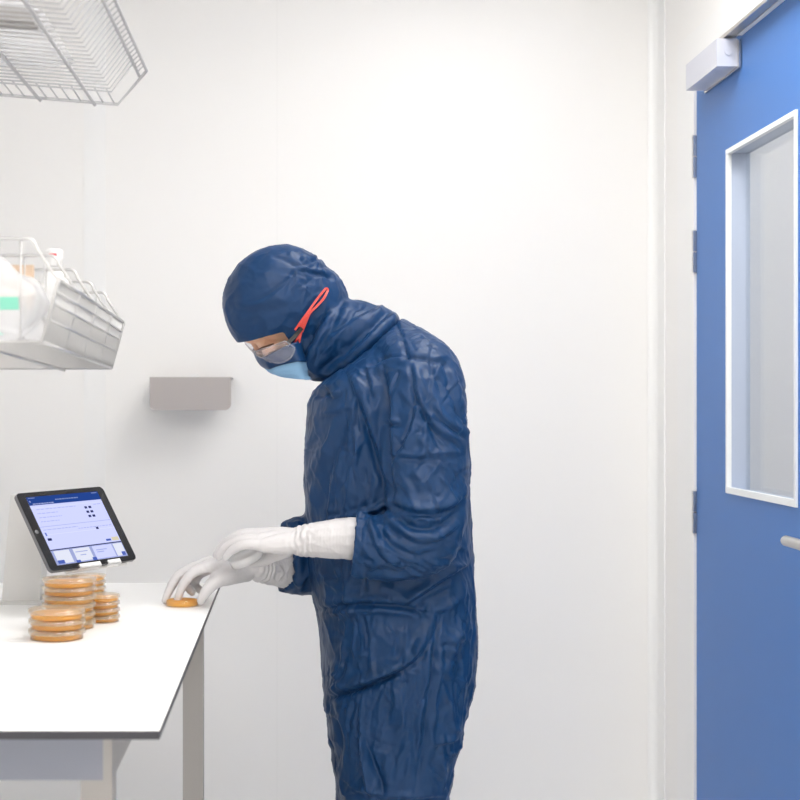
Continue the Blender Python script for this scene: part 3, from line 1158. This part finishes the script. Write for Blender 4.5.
def hollow(rings, wall, depth):
    """turn the last ring inwards to leave an open cuff"""
    last = rings[-1]
    c = sum(last, Vector()) / len(last)
    prev = rings[-max(2, int(depth / .018) + 1)]
    cp = sum(prev, Vector()) / len(prev)
    inner1 = [p + (c - p).normalized() * wall for p in last]
    inner2 = [p + (cp - p).normalized() * wall * 1.3 for p in prev]
    return rings + [inner1, inner2]


LS = [(P(404, 366, 2.97), .080, .080), (P(420, 384, 2.89), .086, .080), (P(424, 440, 2.845), .082, .072), (P(427, 500, 2.825), .077, .070), (P(421, 536, 2.81), .075, .068),
      (P(398, 547, 2.805), .065, .062), (P(374, 547, 2.810), .060, .060), (P(356, 545.5, 2.815), .0605, .060)]
rings = hollow(sleeve(bm, LS), .0085, .05)
ringloft(bm, rings)
RS = [(P(396, 368, 3.13), .080, .080), (P(402, 385, 3.21), .085, .080), (P(396, 450, 3.26), .078, .072), (P(380, 520, 3.25), .072, .066), (P(354, 546, 3.18), .070, .062),
      (P(322, 551, 3.105), .080, .058), (P(303, 555, 3.07), .083, .056), (P(288, 560.5, 3.055), .075, .054)]
rings = sleeve(bm, RS)
# the far cuff hangs: its lower lip reaches further out
lr = rings[-1]
zc_ = sum((p.z for p in lr)) / len(lr)
for p in lr:
    if p.z < zc_:
        k_ = ((zc_ - p.z) / .07) ** 2
        p.x -= .040 * k_
        p.z += .006 * k_
    else:
        p.x += .022 * ((p.z - zc_) / .07) ** 2
rings = hollow(rings, .0085, .05)
ringloft(bm, rings)
cme = fuse(bm, .0037, 9)
co = coords(cme)
no = normals(cme)

# folds: polylines (photo px on the body plane), height m, half width px, kind
FOLDS = [
    # waist seam and its gathers
    ([(317, 610), (335, 607), (360, 604.5), (385, 605), (405, 607), (425, 614), (445, 613)], -.007, 2.2, 'v'),
    ([(317, 603), (335, 601), (360, 599), (385, 599.5), (405, 602)], .004, 4, 'v'),
    ([(318, 615), (345, 611), (375, 610), (400, 612), (420, 618)], .005, 3.5, 'v'),
    ([(400, 606), (425, 590), (455, 570), (470, 560)], .006, 5, 'f'),
    ([(408, 612), (428, 600), (452, 588)], -.005, 3, 'v'),
    ([(430, 615), (450, 605), (462, 595), (458, 578)], .005, 4, 'v'),
    # pouch fold over the thigh
    ([(327, 694), (345, 688), (375, 678), (400, 667), (415, 656), (424, 640)], .009, 5.5, 'f'),
    ([(326, 698), (345, 693), (375, 684), (402, 672)], -.007, 3.5, 'v'),
    ([(415, 656), (425, 635), (430, 618)], .006, 6, 'v'),
    ([(334, 681), (340, 684), (330, 690)], .004, 2.5, 'v'),
    # side seam
    ([(438, 614), (436, 640), (432, 670), (428, 700), (424, 735), (418, 775), (414, 800)], -.0045, 2.0, 'v'),
    ([(432, 616), (430, 640), (427, 670), (422, 705), (418, 740), (413, 775)], .004, 3.5, 'v'),
    ([(444, 616), (441, 650), (437, 690), (432, 730), (425, 775)], .004, 3.5, 'v'),
    # trousers
    ([(365, 615), (370, 640), (372, 672)], .003, 2.5, 'f'),
    ([(361, 700), (361, 725), (364, 760), (372, 800)], .006, 4, 'f'),
    ([(364, 735), (372, 760), (382, 785), (384, 800)], -.006, 3, 'v'),
    ([(360, 735), (366, 765), (366, 800)], .007, 5, 'v'),
    ([(329, 705), (335, 720), (340, 742), (338, 768)], -.006, 4, 'v'),
    ([(325, 700), (330, 722), (332, 750)], .005, 3, 'v'),
    ([(395, 690), (402, 715), (408, 745), (410, 775)], .0035, 5, 'v'),
    ([(385, 695), (390, 730), (398, 770)], -.003, 5, 'v'),
    ([(446, 680), (452, 650), (462, 620)], .005, 6, 'v'),
    ([(456, 690), (462, 660), (470, 630)], -.004, 5, 'v'),
    ([(440, 720), (452, 700), (458, 675)], .004, 5, 'v'),
    ([(432, 745), (448, 740), (458, 738)], .004, 4, 'f'),
    ([(440, 780), (447, 750), (456, 720)], .0045, 6, 'v'),
    ([(336, 797), (360, 790), (385, 796), (410, 797), (445, 795)], .004, 4, 'f'),
    ([(445, 632), (452, 640), (460, 636), (468, 644)], .0035, 4, 'v'),
    ([(442, 655), (452, 662), (464, 658)], -.0035, 4, 'v'),
    # chest and belly
    ([(349, 372), (362, 400), (372, 430), (384, 465), (390, 488)], .006, 6, 'f'),
    ([(360, 410), (370, 440), (378, 470), (388, 490)], -.005, 4, 'v'),
    ([(315, 398), (325, 392), (335, 388)], -.006, 4, 'v'),
    ([(326, 384), (334, 395), (340, 390)], .006, 4, 'f'),
    ([(338, 415), (330, 440), (318, 465), (310, 480)], .005, 6, 'v'),
    ([(345, 412), (338, 440), (330, 470), (322, 510)], -.004, 5, 'v'),
    ([(310, 430), (308, 460), (312, 490), (318, 520)], .004, 5, 'v'),
    ([(355, 425), (352, 460), (350, 500)], .0028, 7, 'v'),
    ([(390, 498), (375, 508), (350, 515), (325, 520)], .004, 5, 'f'),
    ([(320, 415), (340, 410), (355, 408)], .003, 3, 'f'),
    ([(315, 565), (330, 580), (345, 595)], .003, 5, 'v'),
    ([(380, 585), (400, 595), (410, 605)], .004, 5, 'v'),
    # shoulder and yoke seams
    ([(394, 318), (400, 332), (406, 352), (409, 362)], -.0045, 2.2, 'v'),
    ([(362, 372), (376, 363), (396, 357), (420, 358), (448, 364)], -.0045, 2.2, 'v'),
    ([(374, 375), (392, 360), (404, 358)], .005, 5, 'v'),
    ([(366, 366), (371, 380), (374, 398)], .004, 3.5, 'f'),
    # upper sleeve: front line and diagonal creases
    ([(385, 372), (386, 400), (387, 430), (389, 465), (392, 500)], -.009, 3.6, 'v'),
    ([(391, 372), (393, 400), (393, 430), (396, 462)], .005, 5, 'v'),
    ([(414, 362), (417, 385), (420, 400), (430, 418), (440, 432), (455, 440), (464, 450)], .006, 4.5, 'f'),
    ([(419, 396), (416, 415), (408, 440), (398, 458), (386, 462)], .0055, 4, 'f'),
    ([(422, 405), (430, 425), (436, 440), (444, 452)], -.005, 3.2, 'v'),
    ([(432, 402), (442, 418), (458, 430), (466, 436)], .005, 4, 'f'),
    ([(381, 424), (390, 425), (400, 426)], -.005, 2.2, 'v'),
    ([(383, 420), (392, 420), (400, 422)], .004, 2.5, 'v'),
    ([(386, 455), (400, 454), (420, 456), (440, 453), (467, 452)], .0028, 4.5, 'f'),
    ([(388, 459), (404, 459), (430, 461), (462, 458)], -.0026, 3, 'v'),
    ([(450, 370), (458, 390), (462, 410)], .004, 4, 'v'),
    ([(444, 362), (450, 380), (447, 388)], -.004, 3, 'v'),
    ([(412, 470), (420, 480), (418, 492)], .003, 5, 'v'),
    # elbow
    ([(392, 500), (410, 508), (430, 510), (450, 505), (466, 492)], .007, 6, 'f'),
    ([(396, 516), (412, 528), (432, 528), (452, 518), (466, 502)], -.006, 4, 'v'),
    ([(384, 514), (400, 530), (420, 540), (442, 536), (460, 522)], .006, 5, 'f'),
    ([(372, 512), (380, 530), (395, 548), (418, 556), (440, 550)], -.006, 4, 'v'),
    ([(367, 514), (374, 536), (384, 556), (400, 566)], .0055, 5, 'f'),
    ([(357, 516), (372, 511), (388, 505)], .005, 4, 'f'),
    ([(364, 575), (382, 572), (400, 574), (418, 566)], -.005, 3, 'v'),
    # cuff hem
    ([(361, 516), (362, 545), (364, 575)], -.0025, 1.6, 'v'),
    # far sleeve
    ([(296, 520), (298, 545), (297, 575), (300, 592)], .006, 4, 'f'),
    ([(284, 588), (300, 580), (312, 572)], .004, 4, 'v'),
    ([(300, 512), (308, 530), (312, 560)], -.004, 3, 'v'),
]
RC = random.Random(11)


def creases(n, xr, yr, ln, ang, spread, amp, wid, kinds='vvf'):
    out = []
    for _ in range(n):
        x, y = RC.uniform(*xr), RC.uniform(*yr)
        a = math.radians(ang + RC.uniform(-spread, spread))
        L_ = RC.uniform(*ln)
        k = max(3, int(L_ / 12))
        pts = []
        bend = RC.uniform(-.25, .25)
        for i in range(k + 1):
            t = i / k - .5
            r = L_ * t
            o_ = bend * L_ * (t * t * 4 - 1) * .5 + RC.uniform(-1.3, 1.3)
            pts.append((x + r * math.cos(a) - o_ * math.sin(a), y + r * math.sin(a) + o_ * math.cos(a)))
        out.append((pts, RC.choice((1, -1)) * RC.uniform(*amp), RC.uniform(*wid), RC.choice(kinds)))
    return out


FOLDS += creases(100, (330, 475), (625, 790), (20, 70), 95, 18, (.0010, .0028), (1.2, 2.7))
FOLDS += creases(50, (330, 470), (625, 790), (12, 36), 40, 45, (.0012, .0028), (1.5, 2.8))
FOLDS += creases(34, (320, 470), (600, 622), (10, 26), 90, 22, (.0012, .0026), (1.4, 2.4))
FOLDS += creases(40, (308, 384), (405, 590), (25, 75), 98, 20, (.0010, .0028), (1.6, 3.4))
FOLDS += creases(14, (310, 380), (405, 590), (14, 35), 35, 45, (.0010, .0022), (1.5, 2.6))
FOLDS += creases(30, (394, 466), (372, 500), (18, 55), 55, 22, (.0012, .0028), (1.5, 3.0))
FOLDS += creases(14, (394, 466), (372, 500), (15, 45), 125, 22, (.0012, .0026), (1.5, 3.0))
FOLDS += creases(28, (364, 460), (505, 568), (20, 55), 20, 35, (.0012, .0030), (1.5, 3.0))
FOLDS += creases(10, (340, 400), (350, 400), (15, 35), 60, 40, (.0010, .0022), (1.4, 2.4))
FOLDS += creases(10, (405, 450), (335, 365), (15, 30), 30, 30, (.0008, .0018), (1.5, 2.6))
px_ = VX + co[:, 0] * S0
py_ = VY - (co[:, 2] - HC) * S0
# sleeve vertices sit nearer than the body plane: use their own scale
sc = FPX / np.clip(co[:, 1], 2.7, 3.4)
px_ = VX + co[:, 0] * sc
py_ = VY - (co[:, 2] - HC) * sc


def fold_field(px, py, folds, scale_w=1.0):
    tot = np.zeros(len(px))
    for pts, amp, wid, kind in folds:
        q = catmull([Vector((a, b, 0)) for a, b in pts], [0] * len(pts), 4.0)
        q = np.array([[v.x, v.y] for v, _ in q])
        lo = q.min(0) - 4 * wid - 2; hi_ = q.max(0) + 4 * wid + 2
        m_ = (px > lo[0]) & (px < hi_[0]) & (py > lo[1]) & (py < hi_[1])
        idx = np.nonzero(m_)[0]
        if not len(idx):
            continue
        X = np.stack([px[idx], py[idx]], 1)
        best = np.full(len(idx), 1e9); sg = np.zeros(len(idx)); tt = np.zeros(len(idx))
        n = len(q) - 1
        for i in range(n):
            a, b = q[i], q[i + 1]
            d = b - a
            L2 = d @ d + 1e-9
            t = np.clip(((X - a) @ d) / L2, 0, 1)
            r = X - (a + t[:, None] * d)
            dist = np.hypot(r[:, 0], r[:, 1])
            s = np.sign(d[0] * r[:, 1] - d[1] * r[:, 0])
            up = dist < best
            best[up] = dist[up]; sg[up] = s[up]; tt[up] = (i + t[up]) / n
        ends = np.clip(np.minimum(tt, 1 - tt) / .22, 0, 1) ** .7
        w = wid * scale_w
        if kind == 'v':
            h = np.exp(-(best / w) ** 2)
        else:                       # an overlapping fold: soft on one side, sharp on the other
            ww = np.where(sg > 0, w * .55, w * 1.5)
            h = np.exp(-(best / ww) ** 2) - .55 * np.exp(-((best - w * .9) / (w * .5)) ** 2) * (sg > 0)
        tot[idx] += amp * ends * h
    return tot


near = np.clip(-no[:, 1] * 2.2 + .45, 0, 1)
disp = fold_field(px_, py_, FOLDS, .88) * near * 1.3
# mirrored, shuffled folds keep the unseen side from being blank
far = np.clip(no[:, 1] * 2 - .2, 0, 1)
disp += fold_field(px_ + 3, py_ + 6, FOLDS) * far * .8
q = co * np.array([1, 1, 1.0])
warp = np.stack([perlin(q * 6 + 11), perlin(q * 6 + 37), perlin(q * 6 + 71)], 1)
q1 = (q + warp * .05) * np.array([11, 11, 7.0])
q2 = (q + warp * .03) * np.array([26, 26, 15.0])
q3 = (q + warp * .02) * np.array([55, 55, 34.0])
low = np.clip((HC - .32 - co[:, 2]) / .12, 0, 1)
disp += .0030 * (ridged(q1) ** 3 - .25) + (.0018 + .0008 * low) * (ridged(q2) ** 3 - .25) + .0008 * (ridged(q3) ** 2 - .3)
disp += .006 * perlin(q * 5 + 5)
# quieter at the collar under the hood
setco(cme, co + no * disp[:, None])
coverall = finish('coverall', cme, M['cloth'], person, True)

# ---- hood
RC = random.Random(5)
bm = bmesh.new()
sphere(bm, H(0, .001, .012), 1, 40, 28, (.093, .1205, .1215), FR)
sphere(bm, H(0, -.036, -.024), 1, 30, 20, (.086, .086, .088), FR)
sphere(bm, H(0, .022, -.058), 1, 30, 20, (.080, .080, .084), FR)
hr = [((300, 372), (338, 296), .082), ((312, 381), (349, 299), .088), ((321, 382), (365, 301), .092), ((329, 381.5), (380, 306), .098),
      ((333, 381), (392, 310.5), .106), ((334.5, 378), (398, 314), .108), ((338, 376), (400, 319), .098), ((350, 372), (402, 330), .07)]
ringloft(bm, [ell(P(*a, D0), P(*b, D0), hw, 44) for a, b, hw in hr])
hme = fuse(bm, .0032, 18)
hc = coords(hme); hn = normals(hme)
scx = FPX / np.clip(hc[:, 1], 2.8, 3.3)
hx = VX + hc[:, 0] * scx; hy = VY - (hc[:, 2] - HC) * scx
HFOLDS = [
    ([(240, 305), (258, 300), (275, 290), (288, 279), (297, 267)], -.0035, 1.8, 'v'),
    ([(270, 256), (285, 260), (297, 266), (312, 262), (326, 254)], -.003, 1.8, 'v'),
    ([(297, 267), (310, 270), (325, 273), (338, 280)], .004, 3, 'f'),
    ([(300, 250), (308, 256), (318, 258)], .0035, 2.5, 'v'),
    ([(310, 246), (320, 252), (332, 256)], .0035, 2.5, 'v'),
    ([(300, 258), (312, 264), (322, 262)], .003, 2.2, 'v'),
    ([(316, 268), (328, 266), (338, 272)], -.003, 2.2, 'v'),
    ([(296, 268), (292, 280), (286, 292)], -.002, 2.5, 'v'),
    ([(228, 302), (250, 304), (275, 300), (300, 302)], .0022, 4, 'v'),
    ([(225, 310), (250, 312), (280, 310)], -.002, 4, 'v'),
    ([(262, 320), (285, 312), (305, 312)], .002, 4, 'v'),
    # neck drape
    ([(398, 317), (385, 322), (372, 336), (356, 352), (338, 366), (324, 376)], .008, 6, 'f'),
    ([(390, 314), (372, 326), (352, 342), (335, 355)], -.006, 4.5, 'v'),
    ([(382, 309), (362, 318), (345, 330), (332, 340)], .006, 5, 'f'),
    ([(352, 298), (345, 315), (335, 335), (322, 355)], .0045, 5, 'v'),
    ([(344, 292), (338, 310), (330, 330), (318, 350)], -.0035, 4, 'v'),
    ([(330, 300), (322, 325), (312, 350), (308, 372)], .004, 5, 'v'),
    ([(340, 352), (330, 364), (318, 374)], -.006, 4, 'v'),
    ([(322, 332), (318, 345), (308, 352)], .003, 3, 'v'),
    ([(365, 303), (352, 312), (342, 318)], -.004, 3.5, 'v'),
    ([(376, 306), (384, 312), (396, 316)], .004, 4, 'v'),
]
HFOLDS += creases(16, (292, 340), (245, 285), (10, 26), 20, 60, (.0008, .0020), (1.3, 2.2))
HFOLDS += creases(14, (232, 300), (265, 330), (14, 40), 10, 50, (.0004, .0011), (1.6, 3.0))
HFOLDS += creases(22, (312, 392), (298, 372), (15, 45), 128, 25, (.0010, .0026), (1.4, 2.8))
dh = fold_field(hx, hy, HFOLDS) * np.clip(-hn[:, 1] * 2.2 + .5, 0, 1)
dh += fold_field(hx, hy, HFOLDS) * np.clip(hn[:, 1] * 2 - .2, 0, 1) * .8
wq = np.stack([perlin(hc * 8 + 3), perlin(hc * 8 + 9), perlin(hc * 8 + 21)], 1) * .03
dh += .0022 * (ridged((hc + wq) * 18) ** 3 - .25) + .0007 * (ridged((hc + wq) * 48) ** 2 - .3) + .002 * perlin(hc * 9)
setco(hme, hc + hn * dh[:, None])
# cut the face opening
edge = [P(238, 338, 3.05), P(262, 334, 3.0), P(282.5, 331, 2.978), P(293, 345, 2.972), P(298, 358, 2.98), P(305, 368, 3.0), P(305, 380.5, 3.02)]
poly = [(toH(p).y, toH(p).z) for p in edge]
poly = poly + [(poly[-1][0] + .1, poly[-1][1] - .01), (.3, -.1), (.3, poly[0][1])]


def inside(f, u):
    c = False
    n = len(poly)
    for i in range(n):
        x1, y1 = poly[i]; x2, y2 = poly[(i + 1) % n]
        if (y1 > u) != (y2 > u) and f < (x2 - x1) * (u - y1) / (y2 - y1) + x1:
            c = not c
    return c


bm = bmesh.new()
bm.from_mesh(hme)
bpy.data.meshes.remove(hme)
kill = []
for f in bm.faces:
    h = toH(f.calc_center_median())
    if h.y > 0 and inside(h.y, h.z):
        kill.append(f)
bmesh.ops.delete(bm, geom=kill, context='FACES')
# drop loose scraps inside, smooth the cut edge
bed = [v for v in bm.verts if v.is_boundary]
for it in range(8):
    new = {}
    for v in bed:
        nb = [e.other_vert(v) for e in v.link_edges if e.is_boundary]
        if len(nb) == 2:
            new[v] = (v.co + nb[0].co + nb[1].co) / 3
    for v, c in new.items():
        v.co = c
be = [e for e in bm.edges if e.is_boundary]
ret = bmesh.ops.extrude_edge_only(bm, edges=be)
nv = [g for g in ret['geom'] if isinstance(g, bmesh.types.BMVert)]
cen = H(0, .03, -.03)
for v in nv:
    d = (cen - v.co)
    d = d - hf * d.dot(hf) * .2
    v.co += d.normalized() * .007
hood = obj('hood', bm, M['cloth'], person, True)
hm = hood.data
hood_bvh = BVHTree.FromPolygons([v.co.copy() for v in hm.vertices], [p.vertices[:] for p in hm.polygons])

# ---- mask over nose, mouth and chin; the navy veil of the hood crosses the nose above it
def resample(pts, k):
    d = [0]
    for a, b in zip(pts[:-1], pts[1:]):
        d.append(d[-1] + (b - a).length)
    out = []
    j = 0
    for i in range(k):
        s = d[-1] * i / (k - 1)
        while j < len(pts) - 2 and d[j + 1] < s:
            j += 1
        t = (s - d[j]) / max(1e-9, d[j + 1] - d[j])
        out.append(pts[j].lerp(pts[j + 1], min(1, max(0, t))))
    return out


def wrap(bm, tops, bots, ftop=0.0, fbot=0.0, bulge=.0, K=60, rows=9, pleat=0.0):
    """band that runs round the face from one temple to the other, given one half"""
    ct = (tops[-1] + mirror(tops[-1])) / 2 + hf * ftop
    cb = (bots[-1] + mirror(bots[-1])) / 2 + hf * fbot
    tt = tops + [ct] + [mirror(p) for p in tops[::-1]]
    bb = bots + [cb] + [mirror(p) for p in bots[::-1]]
    tt = resample([q for q, _ in catmull(tt, [0] * len(tt), .003)], K)
    bb = resample([q for q, _ in catmull(bb, [0] * len(bb), .003)], K)
    g = []
    for i in range(K):
        row = []
        for j in range(rows):
            v = j / (rows - 1)
            row.append(bm.verts.new(tt[i].lerp(bb[i], v) + hf * (bulge * math.sin(PI * v) + pleat * math.sin(v * 22))))
        g.append(row)
    for i in range(K - 1):
        for j in range(rows - 1):
            f = bm.faces.new((g[i][j], g[i + 1][j], g[i + 1][j + 1], g[i][j + 1]))
            f.smooth = True
    return tt, bb


bm = bmesh.new()
wrap(bm, [P(309, 364, 3.0), P(300, 360, 2.972), P(284, 362, 2.985), P(270, 366.5, 3.015)], [P(312, 379, 3.0), P(304, 379.5, 2.985), P(291, 378.5, 2.995), P(280, 376.5, 3.02)],
     .006, .004, .006, 70, 22, .0006)
mask = obj('face_mask', bm, M['mask'], person, True)
sol = mask.modifiers.new('t', 'SOLIDIFY'); sol.thickness = .0015
bm = bmesh.new()
wrap(bm, [P(302, 340, 2.99), P(293, 343, 2.970), P(282, 347.5, 2.974), P(270, 353.5, 2.997), P(262, 357.5, 3.02)],
     [P(308, 362, 2.99), P(299, 361.5, 2.966), P(284, 364.5, 2.981), P(274, 367.5, 3.002), P(268, 369.5, 3.02)], .004, .006, .003, 70, 10)
nb_ = obj('veil', bm, M['cloth'], mask, True)
nb_['label'] = 'navy cloth strip across the nose'
sol = nb_.modifiers.new('t', 'SOLIDIFY'); sol.thickness = .0015

# ---- safety glasses
gl = empty('safety_glasses', (0, 0, 0))
gl.parent = person
gl.matrix_parent_inverse = Matrix.Translation(-person.location)


def gpart(name, bm, m, smooth=True):
    o = obj(name, bm, m, smooth=smooth)
    o.parent = gl
    return o


tops = [P(285, 341, 2.962), P(276, 344.5, 2.969), P(264, 348.5, 2.986), P(254, 351, 3.010)]
bots = [P(295, 348, 2.957), P(291, 357.5, 2.960), P(280, 363, 2.976), P(266, 360, 3.006)]
bm = bmesh.new()
tt, bb = wrap(bm, tops, bots, .003, .003, .004)
lens = gpart('lens', bm, M['lens'])
sol = lens.modifiers.new('t', 'SOLIDIFY'); sol.thickness = .0016
bm = bmesh.new()
tube(bm, tt, .0014, 6)
tube(bm, bb, .0017, 6)
tube(bm, [tt[0], bb[0]], .0017, 6); tube(bm, [tt[-1], bb[-1]], .0017, 6)
gpart('rim', bm, M['lensrim'])


def surf_line(pix, off):
    out = []
    for a, b in pix:
        p = on_surface(hood_bvh, a, b, off)
        if p is None or p.y > 3.03:
            p = P(a, b, 2.965)
        out.append(p)
    for i in range(1, len(out) - 1):
        out[i].y = min(out[i].y, (out[i - 1].y + out[i + 1].y) / 2)
    return out


def strip(bm, pts, w):
    """flat raised band through points; its width lies in the picture plane"""
    ps = [q for q, _ in catmull(pts, [0] * len(pts), .003)]
    vs = []
    for i, p in enumerate(ps):
        t = (ps[min(i + 1, len(ps) - 1)] - ps[max(i - 1, 0)]).normalized()
        s = t.cross(Vector((0, 1, 0))).normalized()
        ww = w if not isinstance(w, (tuple, list)) else w[0] + (w[1] - w[0]) * i / (len(ps) - 1)
        vs.append([bm.verts.new(p + s * ww / 2 * a + Vector((0, b * .0015, 0))) for a, b in ((-1, -1), (1, -1), (1, 1), (-1, 1))])
    for A, B in zip(vs[:-1], vs[1:]):
        for j in range(4):
            bm.faces.new((A[j], A[(j + 1) % 4], B[(j + 1) % 4], B[j]))
    bm.faces.new(vs[0][::-1]); bm.faces.new(vs[-1])


RED = [([(326, 288), (318, 298), (310, 309), (302, 320), (295, 330)], .0042), ([(328, 290), (324, 298), (317, 306), (310, 313), (306, 322), (302, 332)], .0045),
       ([(326, 288), (327.5, 289), (328, 291)], .004), ([(306, 318), (302, 327), (301, 333)], .004),
       ([(301, 333), (298, 338), (293, 345)], .004), ([(301, 333), (299, 342), (296, 347)], .004), ([(312, 306), (306, 316), (300, 327)], .0045)]
BLK = [([(302, 328), (296, 335), (290, 341), (287, 343)], .0075)]
for s in (1, -1):
    bm = bmesh.new()
    for pix, w_ in RED:
        pts = surf_line(pix, .004)
        if s < 0: pts = [mirror(p) for p in pts]
        strip(bm, pts, w_)
    gpart('temple_arm', bm, M['red'], False)['label'] = 'red temple arm'
    bm = bmesh.new()
    for pix, w_ in BLK:
        pts = surf_line(pix, .0055)
        if s < 0: pts = [mirror(p) for p in pts]
        strip(bm, pts, w_)
    gpart('temple_hinge', bm, M['black'], False)['label'] = 'black temple hinge'

# ---- gloves
def make_glove(Hd, arm, rads, name, seed):
    bm = bmesh.new()
    hand(bm, Hd, 1.0)
    beads(bm, arm, rads)
    me = fuse(bm, .0017, 4)
    c = coords(me); n = normals(me)
    d = np.zeros(len(c))
    # creases round the wrist
    a0, a1 = np.array(arm[0]), np.array(arm[-1])
    ax = (a1 - a0) / np.linalg.norm(a1 - a0)
    s = (c - a1) @ ax
    w = np.exp(-((s + .002) / .018) ** 2)
    nz = perlin(c * 45 + seed)
    d += .0013 * w * np.sin(s * 520 + nz * 5)
    q = c + .02 * np.stack([perlin(c * 12 + 4), perlin(c * 12 + 8), perlin(c * 12 + 15)], 1)
    d += .0016 * (ridged(q * 30 + seed) ** 3 - .25) * np.clip(-s / .05 + .4, 0, 1)
    d += .0004 * (ridged(q * 90) ** 2 - .3)
    setco(me, c + n * d[:, None])
    g = finish(name, me, M['glove'], person, True)
    return g


gl_l = make_glove(LH, [P(366, 538.5, 2.822), P(352, 538.5, 2.825), P(330, 539, 2.832), P(312, 540, 2.840), lw], [.0400, .0400, .0365, .0325, .0295], 'glove', 3.0)
gl_l['label'] = 'long white glove on the near arm holding a clear lid'
gl_r = make_glove(RH, [P(302, 569, 3.065), P(288, 569.5, 3.055), P(274, 568.5, 3.03), rw], [.0400, .0390, .0350, .0300], 'glove', 13.0)
gl_r['label'] = 'long white glove on the far arm with fingertips on the dish'

# ---- overboots on the floor
for s in (-1, 1):
    yl = D0 + s * .088
    kx = .215 if s < 0 else .195
    bm = bmesh.new()
    beads(bm, [(kx + .035, yl, .20), (kx + .035, yl, .10), (kx + .035, yl, .058)], [.060, .056, .054])
    beads(bm, [(kx + .045, yl, .056), (kx - .04, yl, .056), (kx - .13, yl, .040)], [.053, .052, .042])
    me = fuse(bm, .005, 6)
    c = coords(me)
    c[:, 2] = np.maximum(c[:, 2], .0)
    setco(me, c)
    finish('overboot', me, M['boot'], person, True)

# ---- the lid held in the near hand
lid = empty('dish_lid', P(246, 557, 2.905), 'clear dish lid held edge-on between the fingers of the upper glove', 'dish lid')
bm = bmesh.new()
lathe(bm, [(0, .008), (.0325, .008), (.0335, .007), (.0335, -.008), (.0322, -.008), (.0322, .0066), (0, .0066)], 48)
o = local(obj('lid_shell', bm, clear_plastic('lid_plastic', (.97, .97, .97), (1, 1, 1), .08, .9)), lid)
lid.rotation_euler = (math.radians(12), math.radians(-24), 0)

# ------------------------------------------------------------------ world and view
w = bpy.data.worlds.new('world')
scene.world = w
w.use_nodes = True
w.node_tree.nodes['Background'].inputs[0].default_value = (.9, .95, 1, 1)
w.node_tree.nodes['Background'].inputs[1].default_value = .2
scene.view_settings.view_transform = 'Standard'
scene.view_settings.look = 'None'
scene.view_settings.gamma = 1
scene.view_settings.use_curve_mapping = False
scene.view_settings.exposure = -0.33
scene.cycles.use_denoising = True
scene.cycles.max_bounces = 14
scene.cycles.diffuse_bounces = 7
scene.cycles.glossy_bounces = 4
scene.cycles.transparent_max_bounces = 48
scene.cycles.caustics_reflective = False
scene.cycles.caustics_refractive = False
